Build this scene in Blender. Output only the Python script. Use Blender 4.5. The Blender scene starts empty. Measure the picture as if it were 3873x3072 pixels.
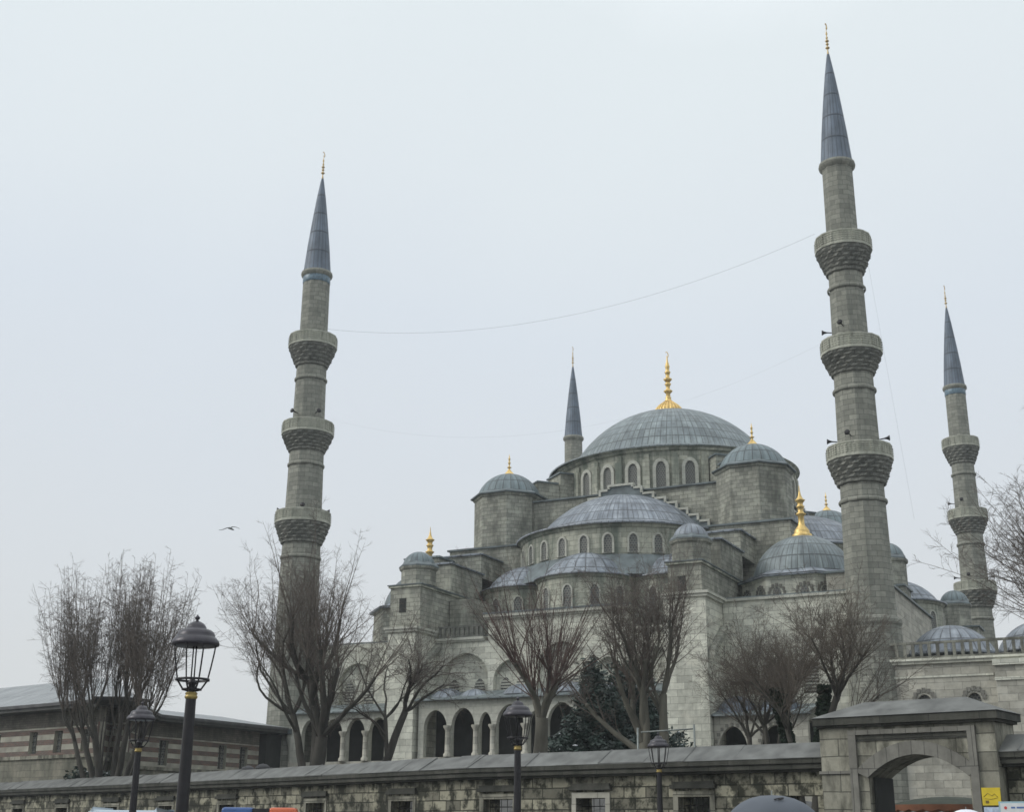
import bpy, bmesh, math, random
from mathutils import Vector, Matrix
from mathutils.geometry import tessellate_polygon
PI = math.pi
S = bpy.context.scene
COL = S.collection
R = math.radians

# ---------------------------------------------------------------- camera
cam_d = bpy.data.cameras.new("camera")
cam = bpy.data.objects.new("camera", cam_d); COL.objects.link(cam)
CAM = Vector((44.046, -127.200, 2.0))
yaw, pit, rol = R(-26.4709), R(18.042), R(0.4177)
fwd = Vector((math.sin(yaw)*math.cos(pit), math.cos(yaw)*math.cos(pit), math.sin(pit)))
rgt = Vector((math.cos(yaw), -math.sin(yaw), 0)); upv = rgt.cross(fwd)
r2 = rgt*math.cos(rol)+upv*math.sin(rol); u2 = upv*math.cos(rol)-rgt*math.sin(rol)
m = Matrix((( r2.x,u2.x,-fwd.x,CAM.x),(r2.y,u2.y,-fwd.y,CAM.y),(r2.z,u2.z,-fwd.z,CAM.z),(0,0,0,1)))
cam.matrix_world = m
cam_d.sensor_width = 36; cam_d.lens = 36*4950.46/3873
cam_d.clip_end = 3000; cam_d.clip_start = 0.1
S.camera = cam

# ---------------------------------------------------------------- world: overcast winter sky
W = bpy.data.worlds.new("World"); S.world = W; W.use_nodes = True
SUN_EL, SUN_AZ = R(42), R(-62)      # soft brighter part of the sky, left of and behind the camera
nt = W.node_tree; nt.nodes.clear()
out = nt.nodes.new("ShaderNodeOutputWorld")
sky = nt.nodes.new("ShaderNodeTexSky"); sky.sky_type = 'NISHITA'; sky.sun_disc = False
sky.sun_elevation = SUN_EL; sky.sun_rotation = R(222); sky.dust_density = 3.0
bg1 = nt.nodes.new("ShaderNodeBackground"); bg1.inputs[1].default_value = 0.008
nt.links.new(sky.outputs[0], bg1.inputs[0])
tc = nt.nodes.new("ShaderNodeTexCoord"); sep = nt.nodes.new("ShaderNodeSeparateXYZ")
nt.links.new(tc.outputs["Generated"], sep.inputs[0])
ramp = nt.nodes.new("ShaderNodeValToRGB")
nz = nt.nodes.new("ShaderNodeTexNoise"); nz.inputs["Scale"].default_value = 2.2; nz.inputs["Detail"].default_value = 4; nz.inputs["Distortion"].default_value = 0.4
nt.links.new(tc.outputs["Generated"], nz.inputs[0])
ad = nt.nodes.new("ShaderNodeMath"); ad.operation = 'MULTIPLY_ADD'; ad.inputs[1].default_value = 0.17
nt.links.new(nz.outputs[0], ad.inputs[0]); nt.links.new(sep.outputs[2], ad.inputs[2]); 
nt.links.new(ad.outputs[0], ramp.inputs[0])
e = ramp.color_ramp.elements
e[0].position = 0.0; e[0].color = (0.640,0.655,0.655,1)
e[1].position = 1.0; e[1].color = (1.25,1.31,1.36,1)
for p,c in ((0.20,(0.645,0.668,0.680)),(0.36,(0.645,0.69,0.735)),(0.46,(0.655,0.71,0.765)),(0.56,(0.70,0.755,0.79)),(0.66,(0.725,0.785,0.81)),(0.78,(0.92,0.97,1.0))):
    x = e.new(p); x.color = (*c,1)
bg2 = nt.nodes.new("ShaderNodeBackground"); bg2.inputs[1].default_value = 1.065
nt.links.new(ramp.outputs[0], bg2.inputs[0])
addw = nt.nodes.new("ShaderNodeAddShader")
nt.links.new(bg1.outputs[0], addw.inputs[0]); nt.links.new(bg2.outputs[0], addw.inputs[1])
nt.links.new(addw.outputs[0], out.inputs[0])
sl = bpy.data.lights.new("sun", 'SUN'); sl.energy = 1.35; sl.angle = R(25); sl.color = (1.0,0.97,0.92)
so = bpy.data.objects.new("sun", sl); COL.objects.link(so)
sd = Vector((-0.72,-0.45,0.55)).normalized()
so.rotation_euler = sd.to_track_quat('Z','Y').to_euler()
S.view_settings.view_transform = 'Standard'; S.view_settings.look = 'None'
S.view_settings.exposure = 0.0; S.view_settings.gamma = 1.0
S.cycles.filter_width = 1.6; S.cycles.max_bounces = 5; S.cycles.diffuse_bounces = 3; S.cycles.use_denoising = True

# ---------------------------------------------------------------- materials
MAT = {}
def newmat(name):
    m = bpy.data.materials.new(name); m.use_nodes = True
    n = m.node_tree; b = n.nodes["Principled BSDF"]; return m, n, b
def N(nt, t, **kw):
    x = nt.nodes.new(t)
    for k,v in kw.items():
        if isinstance(v,(int,float,tuple)) and k in x.inputs: x.inputs[k].default_value = v
        else: setattr(x,k,v)
    return x
def mixc(nt, a, b, fac, mode='MIX'):
    x = nt.nodes.new("ShaderNodeMix"); x.data_type='RGBA'; x.blend_type=mode
    for s,v in ((0,fac),(6,a),(7,b)):
        if hasattr(v,'is_output') or isinstance(v, bpy.types.NodeSocket): nt.links.new(v, x.inputs[s])
        else: x.inputs[s].default_value = v if s==0 else (*v,1) if len(v)==3 else v
    return x.outputs[2]
def rampn(nt, src, p0, p1, c0=(0,0,0,1), c1=(1,1,1,1)):
    r = nt.nodes.new("ShaderNodeValToRGB"); e = r.color_ramp.elements
    e[0].position=p0; e[0].color=c0; e[1].position=p1; e[1].color=c1
    nt.links.new(src, r.inputs[0]); return r.outputs[0]
def plain(name, col, rough=0.7, metal=0.0, var=0.25, scale=3.0, bump=0.0, stretch=(1,1,1)):
    m,n,b = newmat(name)
    t = N(n,"ShaderNodeTexCoord"); mp = N(n,"ShaderNodeMapping"); mp.inputs["Scale"].default_value = stretch
    n.links.new(t.outputs["Object"], mp.inputs[0])
    nz = N(n,"ShaderNodeTexNoise"); nz.inputs["Scale"].default_value=scale; nz.inputs["Detail"].default_value=6
    n.links.new(mp.outputs[0], nz.inputs[0])
    f = rampn(n, nz.outputs[0], 0.3, 0.7)
    c = mixc(n, tuple(x*(1-var) for x in col), tuple(min(1,x*(1+var)) for x in col), f)
    n.links.new(c, b.inputs["Base Color"]); b.inputs["Roughness"].default_value=rough; b.inputs["Metallic"].default_value=metal
    if bump:
        bp = N(n,"ShaderNodeBump"); bp.inputs["Strength"].default_value=bump; bp.inputs["Distance"].default_value=0.05
        n.links.new(nz.outputs[0], bp.inputs["Height"]); n.links.new(bp.outputs[0], b.inputs["Normal"])
    MAT[name]=m; return m
def stone(name, c1, c2, mortar, bw=0.9, rh=0.38, stain=(0.07,0.075,0.06), lo=0.5, hi=0.75, amt=0.7, sscale=0.35, light=None, msize=0.012, bstr=0.5, sz=0.35):
    m,n,b = newmat(name)
    t = N(n,"ShaderNodeTexCoord")
    bk = N(n,"ShaderNodeTexBrick"); bk.offset=0.5
    bk.inputs["Scale"].default_value=1; bk.inputs["Brick Width"].default_value=bw; bk.inputs["Row Height"].default_value=rh
    bk.inputs["Mortar Size"].default_value=msize; bk.inputs["Mortar Smooth"].default_value=0.3; bk.inputs["Bias"].default_value=-0.1
    bk.inputs["Color1"].default_value=(*c1,1); bk.inputs["Color2"].default_value=(*c2,1); bk.inputs["Mortar"].default_value=(*mortar,1)
    wn = N(n,"ShaderNodeTexNoise"); wn.inputs["Scale"].default_value=1.3; n.links.new(t.outputs["UV"], wn.inputs[0])
    wx = N(n,"ShaderNodeMixRGB"); wx.blend_type='LINEAR_LIGHT'; wx.inputs[0].default_value=0.03
    n.links.new(t.outputs["UV"], wx.inputs[1]); n.links.new(wn.outputs["Color"], wx.inputs[2])
    n.links.new(wx.outputs[0], bk.inputs[0])
    # weathering patches, streaked downwards
    mp = N(n,"ShaderNodeMapping"); mp.inputs["Scale"].default_value=(1,1,sz); n.links.new(t.outputs["Object"], mp.inputs[0])
    n1 = N(n,"ShaderNodeTexNoise"); n1.inputs["Scale"].default_value=sscale; n1.inputs["Detail"].default_value=9; n1.inputs["Roughness"].default_value=0.68
    n.links.new(mp.outputs[0], n1.inputs[0])
    n2 = N(n,"ShaderNodeTexNoise"); n2.inputs["Scale"].default_value=2.6; n2.inputs["Detail"].default_value=7; n2.inputs["Roughness"].default_value=0.7
    n.links.new(t.outputs["Object"], n2.inputs[0])
    f1 = rampn(n, n1.outputs[0], lo, hi)
    f2 = rampn(n, n2.outputs[0], 0.25, 0.75, (0.76,0.76,0.76,1), (1.18,1.18,1.18,1))
    col = mixc(n, bk.outputs[0], f2, 1.0, 'MULTIPLY')
    if light:
        n3 = N(n,"ShaderNodeTexNoise"); n3.inputs["Scale"].default_value=0.8; n3.inputs["Detail"].default_value=5
        n.links.new(t.outputs["Object"], n3.inputs[0])
        col = mixc(n, col, light, rampn(n, n3.outputs[0], 0.55,0.72,(0,0,0,1),(0.7,0.7,0.7,1)))
    mul = N(n,"ShaderNodeMath"); mul.operation='MULTIPLY'; mul.inputs[1].default_value=amt; n.links.new(f1, mul.inputs[0])
    col = mixc(n, col, stain, mul.outputs[0])
    n.links.new(col, b.inputs["Base Color"]); b.inputs["Roughness"].default_value=0.9; b.inputs["Specular IOR Level"].default_value=0.25
    sm = N(n,"ShaderNodeMath"); sm.operation='MULTIPLY_ADD'; sm.inputs[1].default_value=-1.0
    n.links.new(bk.outputs["Fac"], sm.inputs[0]); n.links.new(n2.outputs[0], sm.inputs[2])
    bp = N(n,"ShaderNodeBump"); bp.inputs["Strength"].default_value=bstr; bp.inputs["Distance"].default_value=0.04
    n.links.new(sm.outputs[0], bp.inputs["Height"]); n.links.new(bp.outputs[0], b.inputs["Normal"])
    MAT[name]=m; return m
def lead(name, c1, c2, rowh=1.3, bw=1.0, rough=0.52, seam=0.42, mott=0.5):
    m,n,b = newmat(name)
    t = N(n,"ShaderNodeTexCoord")
    bk = N(n,"ShaderNodeTexBrick"); bk.offset=0.0
    bk.inputs["Scale"].default_value=1; bk.inputs["Brick Width"].default_value=bw; bk.inputs["Row Height"].default_value=rowh
    bk.inputs["Mortar Size"].default_value=0.085; bk.inputs["Mortar Smooth"].default_value=0.5
    bk.inputs["Color1"].default_value=(*c1,1); bk.inputs["Color2"].default_value=(*c2,1)
    bk.inputs["Mortar"].default_value=(*[x*seam for x in c1],1)
    n.links.new(t.outputs["UV"], bk.inputs[0])
    mp = N(n,"ShaderNodeMapping"); mp.inputs["Scale"].default_value=(1,1,0.5); n.links.new(t.outputs["Object"], mp.inputs[0])
    n1 = N(n,"ShaderNodeTexNoise"); n1.inputs["Scale"].default_value=0.9; n1.inputs["Detail"].default_value=7; n1.inputs["Roughness"].default_value=0.65
    n.links.new(mp.outputs[0], n1.inputs[0])
    # streaks that run down the panels: noise stretched along the seam direction
    mp2 = N(n,"ShaderNodeMapping"); mp2.inputs["Scale"].default_value=(2.3,0.25,1); n.links.new(t.outputs["UV"], mp2.inputs[0])
    n2 = N(n,"ShaderNodeTexNoise"); n2.inputs["Scale"].default_value=1.0; n2.inputs["Detail"].default_value=5
    n.links.new(mp2.outputs[0], n2.inputs[0])
    f = rampn(n, n1.outputs[0], 0.3,0.72,(1-mott*0.55,)*3+(1,),(1+mott*0.6,)*3+(1,))
    f2= rampn(n, n2.outputs[0], 0.32,0.68,(0.70,0.71,0.74,1),(1.32,1.30,1.31,1))
    col = mixc(n, bk.outputs[0], f, 1.0,'MULTIPLY'); col = mixc(n, col, f2, 0.8,'MULTIPLY')
    n.links.new(col, b.inputs["Base Color"]); b.inputs["Roughness"].default_value=rough; b.inputs["Metallic"].default_value=0.15
    sm = N(n,"ShaderNodeMath"); sm.operation='MULTIPLY_ADD'; sm.inputs[1].default_value=1.2
    n.links.new(bk.outputs["Fac"], sm.inputs[0]); n.links.new(n1.outputs[0], sm.inputs[2])
    bp = N(n,"ShaderNodeBump"); bp.inputs["Strength"].default_value=0.6; bp.inputs["Distance"].default_value=0.06
    n.links.new(sm.outputs[0], bp.inputs["Height"]); n.links.new(bp.outputs[0], b.inputs["Normal"])
    MAT[name]=m; return m

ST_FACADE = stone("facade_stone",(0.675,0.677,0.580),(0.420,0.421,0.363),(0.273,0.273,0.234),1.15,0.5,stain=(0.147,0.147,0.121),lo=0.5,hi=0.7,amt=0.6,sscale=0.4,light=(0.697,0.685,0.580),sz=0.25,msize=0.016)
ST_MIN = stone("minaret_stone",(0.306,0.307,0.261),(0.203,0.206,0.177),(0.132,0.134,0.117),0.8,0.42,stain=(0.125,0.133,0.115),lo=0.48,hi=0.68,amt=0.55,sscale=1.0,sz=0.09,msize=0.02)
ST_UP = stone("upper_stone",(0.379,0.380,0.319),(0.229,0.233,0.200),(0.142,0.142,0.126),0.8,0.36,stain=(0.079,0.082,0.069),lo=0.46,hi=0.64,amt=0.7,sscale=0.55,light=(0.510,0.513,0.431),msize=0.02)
ST_DRUM = stone("drum_stone",(0.485,0.486,0.403),(0.319,0.327,0.270),(0.209,0.210,0.178),0.9,0.45,stain=(0.095,0.120,0.100),lo=0.46,hi=0.62,amt=0.78,sscale=0.8,sz=0.14,msize=0.018)
ST_TRIM = stone("trim_stone",(0.504,0.505,0.442),(0.423,0.424,0.366),(0.297,0.298,0.255),1.6,0.6,lo=0.55,hi=0.8,amt=0.6,sscale=0.6)
ST_BAL = stone("weathered_balustrade",(0.27,0.27,0.225),(0.20,0.20,0.17),(0.12,0.12,0.10),1.5,0.6,stain=(0.06,0.06,0.05),lo=0.42,hi=0.62,amt=0.8,sscale=1.4)
ST_PARAPET = stone("balustrade_stone",(0.478,0.479,0.407),(0.363,0.372,0.308),(0.246,0.246,0.209),1.5,0.6,lo=0.48,hi=0.72,amt=0.6,sscale=0.9)
ST_CORB = stone("corbel_stone",(0.236,0.237,0.207),(0.146,0.148,0.130),(0.084,0.084,0.077),0.5,0.3,stain=(0.075,0.082,0.075),lo=0.45,hi=0.7,amt=0.6,sscale=0.8,msize=0.012)
ST_WALL = stone("precinct_stone",(0.382,0.364,0.276),(0.108,0.105,0.084),(0.057,0.057,0.044),0.95,0.40,stain=(0.021,0.023,0.017),lo=0.45,hi=0.56,amt=0.9,sscale=1.7,light=(0.439,0.421,0.314),msize=0.024,bstr=0.9,sz=0.9)
ST_GATE = stone("gate_stone",(0.362,0.350,0.284),(0.190,0.185,0.151),(0.104,0.104,0.086),1.3,0.55,stain=(0.052,0.052,0.041),lo=0.44,hi=0.60,amt=0.82,sscale=1.2,bstr=0.7,msize=0.016)
ST_GARCH = stone("gate_arch_stone",(0.21,0.205,0.18),(0.17,0.165,0.145),(0.09,0.09,0.08),0.42,2.0,stain=(0.04,0.04,0.034),lo=0.5,hi=0.75,amt=0.6,sscale=1.2)
ST_DARK = stone("cornice_stone",(0.085,0.085,0.072),(0.055,0.056,0.048),(0.03,0.03,0.028),1.6,0.7,stain=(0.02,0.022,0.018),lo=0.40,hi=0.65,amt=0.7,sscale=1.5)
ST_COURT = stone("court_stone",(0.473,0.457,0.389),(0.289,0.281,0.242),(0.212,0.208,0.183),1.2,0.5,stain=(0.20,0.20,0.17),lo=0.5,hi=0.75,amt=0.5,sscale=0.5,light=(0.52,0.51,0.45),msize=0.016)
LEAD = lead("lead_roof",(0.200,0.235,0.235),(0.150,0.180,0.185),mott=0.7)
LEAD_L = lead("lead_roof_pale",(0.235,0.262,0.285),(0.165,0.190,0.215),mott=0.9)
LEAD_G = lead("lead_roof_green",(0.155,0.195,0.20),(0.125,0.165,0.175),mott=0.5)
LEAD_D = lead("spire_lead",(0.125,0.155,0.19),(0.105,0.135,0.17),rowh=2.1,rough=0.6,mott=0.6,seam=0.45)
LEAD_SK = plain("lead_flashing",(0.12,0.145,0.15),0.55,0.1,0.35,1.2,0.2)
LEAD_CAP = plain("lead_coping",(0.118,0.122,0.115),0.75,0.0,0.35,1.6,0.35)
GOLD = plain("gilded_copper",(0.70,0.50,0.19),0.45,0.7,0.25,2.5)
GOLD_D = plain("tarnished_gilding",(0.52,0.38,0.18),0.45,0.6,0.4,4.0)
TILE = plain("blue_tiles",(0.12,0.185,0.23),0.4,0,0.45,5.0)
GRILLE = plain("window_lattice",(0.10,0.105,0.10),0.8,0,0.5,7.0)
def lattice(name):
    m,n,b=newmat(name); t=N(n,"ShaderNodeTexCoord"); bk=N(n,"ShaderNodeTexBrick"); bk.offset=.5
    bk.inputs["Scale"].default_value=1; bk.inputs["Brick Width"].default_value=.24; bk.inputs["Row Height"].default_value=.2; bk.inputs["Mortar Size"].default_value=.045
    bk.inputs["Color1"].default_value=(.035,.04,.04,1); bk.inputs["Color2"].default_value=(.075,.085,.09,1); bk.inputs["Mortar"].default_value=(.17,.17,.15,1)
    n.links.new(t.outputs["UV"],bk.inputs[0]); n.links.new(bk.outputs[0],b.inputs["Base Color"]); b.inputs["Roughness"].default_value=.6
    return m
GRILLE = lattice("window_lattice_grid")
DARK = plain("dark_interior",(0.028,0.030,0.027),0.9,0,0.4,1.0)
IRON = plain("black_cast_iron",(0.018,0.017,0.019),0.42,0.3,0.3,6.0)
IRON_C = plain("lamp_cap_iron",(0.045,0.042,0.05),0.38,0.3,0.3,6.0)
BRASS = plain("brass_collar",(0.33,0.25,0.09),0.4,0.6,0.2,8.0)
STEEL = plain("galvanised_pipe",(0.20,0.22,0.21),0.5,0.5,0.2,8.0)
WHITEP = plain("white_paint",(0.62,0.64,0.64),0.5,0,0.08,4)
BARK = plain("bark",(0.058,0.054,0.045),0.95,0,0.45,1.6,0.5,(1,1,0.4))
BARK_P = plain("pale_bark",(0.10,0.095,0.075),0.95,0,0.5,1.2,0.5,(1,1,0.4))
TWIG = plain("twigs",(0.125,0.105,0.088),0.95,0,0.35,1.0)
TWIG_R = plain("reddish_twigs",(0.10,0.066,0.056),0.95,0,0.4,0.8)
TWIG_B = plain("brown_twigs",(0.115,0.097,0.078),0.95,0,0.35,0.8)
LEAF = plain("evergreen_leaves",(0.018,0.038,0.028),0.6,0,0.55,1.3)
IVY = plain("ivy_leaves",(0.020,0.036,0.020),0.7,0,0.5,1.5)
SNOW = plain("snow",(0.72,0.74,0.78),0.8,0,0.08,3)

# ---------------------------------------------------------------- mesh helpers
def wloc(o):
    v = Vector((0,0,0))
    while o is not None: v += Vector(o.location); o = o.parent
    return v
class MB:
    def __init__(s): s.v=[]; s.f=[]; s.uv={}; s.sm=set()
    def add(s, vs, fs, uvs=None, smooth=False):
        o=len(s.v); s.v += [tuple(v) for v in vs]
        for i,f in enumerate(fs):
            s.f.append(tuple(o+k for k in f)); j=len(s.f)-1
            if uvs: s.uv[j]=uvs[i]
            if smooth: s.sm.add(j)
    def box(s, x0,x1,y0,y1,z0,z1):
        s.add([(x0,y0,z0),(x1,y0,z0),(x1,y1,z0),(x0,y1,z0),(x0,y0,z1),(x1,y0,z1),(x1,y1,z1),(x0,y1,z1)],
              [(0,3,2,1),(4,5,6,7),(0,1,5,4),(1,2,6,5),(2,3,7,6),(3,0,4,7)])
    def obox(s, o, d, n, s0,s1,t0,t1,z0,z1):
        # box in a frame: s along d, t along n (outwards), z up
        P=lambda a,b,c:(o[0]+d[0]*a+n[0]*b, o[1]+d[1]*a+n[1]*b, c)
        s.add([P(s0,t1,z0),P(s1,t1,z0),P(s1,t0,z0),P(s0,t0,z0),P(s0,t1,z1),P(s1,t1,z1),P(s1,t0,z1),P(s0,t0,z1)],
              [(0,3,2,1),(4,5,6,7),(0,1,5,4),(1,2,6,5),(2,3,7,6),(3,0,4,7)])
    def hip(s, x0,x1,y0,y1,z0,h,inset=None,th=0.12,ov=0.18):
        # lead covered hipped cap with thin edge
        x0-=ov;x1+=ov;y0-=ov;y1+=ov
        s.box(x0,x1,y0,y1,z0,z0+th)
        w=min(x1-x0,y1-y0)/2 if inset is None else inset
        a=[(x0,y0,z0+th+.003),(x1,y0,z0+th+.003),(x1,y1,z0+th+.003),(x0,y1,z0+th+.003)]
        if x1-x0<y1-y0: r=[((x0+x1)/2,y0+w,z0+th+h),((x0+x1)/2,y1-w,z0+th+h)]; fs=[(0,1,4),(1,2,5,4),(2,3,5),(3,0,4,5)]
        else: r=[(x0+w,(y0+y1)/2,z0+th+h),(x1-w,(y0+y1)/2,z0+th+h)]; fs=[(0,1,5,4),(1,2,5),(2,3,4,5),(3,0,4)]
        s.add(a+r,fs)
    def lathe(s, prof, cx=0,cy=0,seg=32,a0=0.0,a1=2*PI,un=None,smooth=True,ph=0.0):
        full = abs((a1-a0)-2*PI)<1e-6
        nA = seg if full else seg+1
        vs=[]; L=[0.0]
        for i in range(1,len(prof)): L.append(L[-1]+math.dist(prof[i-1],prof[i]))
        for (r,z) in prof:
            for j in range(nA):
                a=a0+(a1-a0)*j/seg+ph; vs.append((cx+r*math.cos(a),cy+r*math.sin(a),z))
        rm=max(p[0] for p in prof)
        us=[(a0+(a1-a0)*j/seg)*(rm if un is None else un/(2*PI)) for j in range(seg+1)]
        fs=[];uv=[]
        for i in range(len(prof)-1):
            for j in range(seg):
                j2=(j+1)%nA if full else j+1
                fs.append((i*nA+j,i*nA+j2,(i+1)*nA+j2,(i+1)*nA+j))
                uv.append([(us[j],L[i]),(us[j+1],L[i]),(us[j+1],L[i+1]),(us[j],L[i+1])])
        s.add(vs,fs,uv,smooth)
    def tube(s, pts, rads, k=5, cap=True, smooth=True):
        vs=[];fs=[]; n=len(pts)
        ref=Vector((0.3,0.9,0.2)).normalized()
        for i in range(n):
            p=Vector(pts[i]); d=(Vector(pts[min(i+1,n-1)])-Vector(pts[max(i-1,0)]))
            if d.length<1e-9: d=Vector((0,0,1))
            d.normalize(); x=d.cross(ref)
            if x.length<0.05: x=d.cross(Vector((1,0,0)))
            x.normalize(); y=d.cross(x)
            for j in range(k):
                a=2*PI*j/k; q=p+(x*math.cos(a)+y*math.sin(a))*rads[i]; vs.append(q)
        for i in range(n-1):
            for j in range(k): fs.append((i*k+j,i*k+(j+1)%k,(i+1)*k+(j+1)%k,(i+1)*k+j))
        if cap: fs.append(tuple(range(k))[::-1]); fs.append(tuple((n-1)*k+j for j in range(k)))
        s.add(vs,fs,None,smooth)
    def panel(s, o, d, n, outer, holes, t):
        # wall slab in the (d,z) plane with real openings; outward normal n, thickness t behind
        loops=[outer]+holes
        flat=[p for l in loops for p in l]
        tris=tessellate_polygon([[Vector((p[0],p[1],0)) for p in l] for l in loops])
        F=lambda p,b:(o[0]+d[0]*p[0]+n[0]*b,o[1]+d[1]*p[0]+n[1]*b,p[1])
        fr=[F(p,0) for p in flat]; bk=[F(p,-t) for p in flat]
        N0=len(flat); fs=[];uv=[]
        nn=Vector((n[0],n[1],0))
        for tr in tris:
            a,b,c=[Vector(fr[i]) for i in tr]
            if (b-a).cross(c-a).dot(nn)<0: tr=tr[::-1]
            fs.append(tuple(tr)); uv.append([flat[i] for i in tr])
            fs.append(tuple(i+N0 for i in tr[::-1])); uv.append([flat[i] for i in tr[::-1]])
        k=0
        for l in loops:
            m=len(l); acc=0
            for i in range(m):
                j=(i+1)%m; dl=math.dist(l[i],l[j])
                fs.append((k+i,k+j,k+j+N0,k+i+N0)); uv.append([(acc,0),(acc+dl,0),(acc+dl,t),(acc,t)]); acc+=dl
            k+=m
        s.add(fr+bk,fs,uv)
    def prism(s, o, d, n, loop, t0, t1):
        s.panel((o[0]+n[0]*t1,o[1]+n[1]*t1), d, n, loop, [], t1-t0)
    def build(s, name, mat, parent=None, fixn=False):
        me=bpy.data.meshes.new(name); off=wloc(parent)
        me.from_pydata([(v[0]-off.x,v[1]-off.y,v[2]-off.z) for v in s.v],[],s.f)
        uvl=me.uv_layers.new(name="UVMap")
        for p in me.polygons:
            if p.index in s.sm: p.use_smooth=True
            if p.index in s.uv:
                for li,c in zip(p.loop_indices, s.uv[p.index]): uvl.data[li].uv=c
            else:
                nrm=p.normal
                if abs(nrm.z)>0.75:
                    for li in p.loop_indices:
                        co=s.v[me.loops[li].vertex_index]; uvl.data[li].uv=(co[0],co[1])
                else:
                    h=math.hypot(nrm.x,nrm.y) or 1; tx,ty=-nrm.y/h,nrm.x/h
                    for li in p.loop_indices:
                        co=s.v[me.loops[li].vertex_index]; uvl.data[li].uv=(co[0]*tx+co[1]*ty,co[2])
        if fixn:
            bm=bmesh.new(); bm.from_mesh(me); bmesh.ops.recalc_face_normals(bm,faces=bm.faces); bm.to_mesh(me); bm.free()
        me.materials.append(mat)
        o=bpy.data.objects.new(name,me); COL.objects.link(o)
        if parent: o.parent=parent
        return o
def tag(o,label=None,cat=None,group=None,kind=None):
    if label: o['label']=label
    if cat: o['category']=cat
    if group: o['group']=group
    if kind: o['kind']=kind
    return o
def empty(name,loc,label,cat,group=None):
    o=bpy.data.objects.new(name,None); COL.objects.link(o); o.location=loc
    return tag(o,label,cat,group)
def copy_tree(o,parent=None):
    c=o.copy(); COL.objects.link(c); c.parent=parent
    for ch in list(o.children): copy_tree(ch,c)
    return c
def arch(cx,z0,w,zs,za,n=10,pointed=True):
    # closed loop of an arched opening, width w, spring zs, apex za
    h=w/2; pts=[(cx-h,z0),(cx+h,z0)]
    H=za-zs
    for i in range(n+1):
        t=i/n
        if pointed:
            a=t*PI/2; x=h*math.cos(a)**0.92; z=H*(math.sin(a)*0.90+0.10*t*t)
        else:
            a=t*PI/2; x=h*math.cos(a); z=H*math.sin(a)
        pts.append((cx+x,zs+z))
    for i in range(n-1,-1,-1):
        x,z=pts[2+i]; pts.append((2*cx-x,z))
    return pts

# ---------------------------------------------------------------- ground
def sstep(x): x=max(0,min(1,x)); return x*x*(3-2*x)
WP=[(60.0,-88.2),(33.4,-82.3),(18.5,-78.95),(3.0,-72.1),(-27.5,-60.3),(-75,-49)]   # front face of the precinct wall
def behind(x,y):
    # signed distance behind the precinct wall line
    best=1e9
    for a,b in zip(WP,WP[1:]):
        g=Vector((b[0]-a[0],b[1]-a[1])); L=g.length; g/=L
        q=Vector((x-a[0],y-a[1])); s_=max(0 if a!=WP[0] else -1e3,min(L if b!=WP[-1] else 1e4,q.dot(g)))
        dd=(q-g*s_); d_=dd.length; nn=Vector((g.y,-g.x))
        if dd.dot(nn)<0: d_=-d_
        if abs(d_)<abs(best): best=d_
    return best
def gz(x,y):
    d=behind(x,y)
    if d<0.3: return 0.2
    near_gate = sstep((x-24)/8)
    top = 3.5
    return 0.2+ (top-0.2)*sstep((d-0.3-10*near_gate)/(5+14*near_gate)) + (0.5*sstep(d/6) if near_gate>0 and d<30 else 0)*near_gate*(1-sstep((d-10)/10))
gm=MB(); gv=[];gf=[]
xs=[-1500,-700,-300,-150]+[ -110+i*2.5 for i in range(81)]+[120,200,400,800,1500]
ys=[-1500,-700,-300,-170]+[-140+i*2.5 for i in range(85)]+[90,130,300,700,1500]
for y in ys:
    for x in xs: gv.append((x,y,gz(x,y)))
nx=len(xs)
for j in range(len(ys)-1):
    for i in range(nx-1): gf.append((j*nx+i,j*nx+i+1,(j+1)*nx+i+1,(j+1)*nx+i))
gm.add(gv,gf,None,True)
G_MAT=stone("wet_paving",(0.12,0.12,0.115),(0.09,0.09,0.088),(0.05,0.05,0.05),0.6,0.6,stain=(0.05,0.05,0.045),amt=0.5)
tag(gm.build("ground",G_MAT),kind='structure')

# ---------------------------------------------------------------- finials
def finial_prof(z0,z1,kind='balls'):
    H=z1-z0
    if kind=='balls':
        P=[(0.10,0),(0.06,.10),(0.05,.16)]
        for c,r in ((.24,.19),(.38,.14),(.50,.17),(.62,.10)):
            P+=[(0.05,c-.05),(r*.7,c-.03),(r,c),(r*.7,c+.03),(0.05,c+.05)]
        P+=[(.04,.72),(.09,.78),(.03,.86),(.02,1.0)]
    elif kind=='main':
        P=[(1.40,-.03),(1.46,.03),(1.36,.085),(1.12,.135),(.78,.18),(.44,.225),(.28,.27),(.34,.285),(.26,.30)]
        for c,r in ((.40,.50),(.52,.36),(.60,.48),(.72,.34),(.82,.28)):
            P+=[(0.22,c-.045),(r*.75,c-.022),(r,c),(r*.7,c+.018),(0.20,c+.04)]
        P+=[(.10,.90),(.05,1.0)]
    elif kind=='corner':
        P=[(.80,0),(.84,.03),(.80,.07),(.62,.10),(.64,.13),(.58,.16),(.30,.24),(.25,.30)]
        for c,r in ((.46,.44),(.60,.36),(.72,.44)):
            P+=[(0.24,c-.05),(r*.8,c-.02),(r,c),(r*.7,c+.02),(0.22,c+.045)]
        P+=[(.12,.82),(.05,.90),(.02,1.0)]
    else: # turret
        P=[(.52,0),(.45,.06),(.22,.18),(.11,.26)]
        for c,r in ((.36,.24),(.58,.16),(.78,.13)):
            P+=[(0.08,c-.05),(r*.75,c-.02),(r,c),(r*.7,c+.02),(0.07,c+.05)]
        P+=[(.04,.90),(.02,1.0)]
    return [(r,z0+H*t) for r,t in P]
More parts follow.
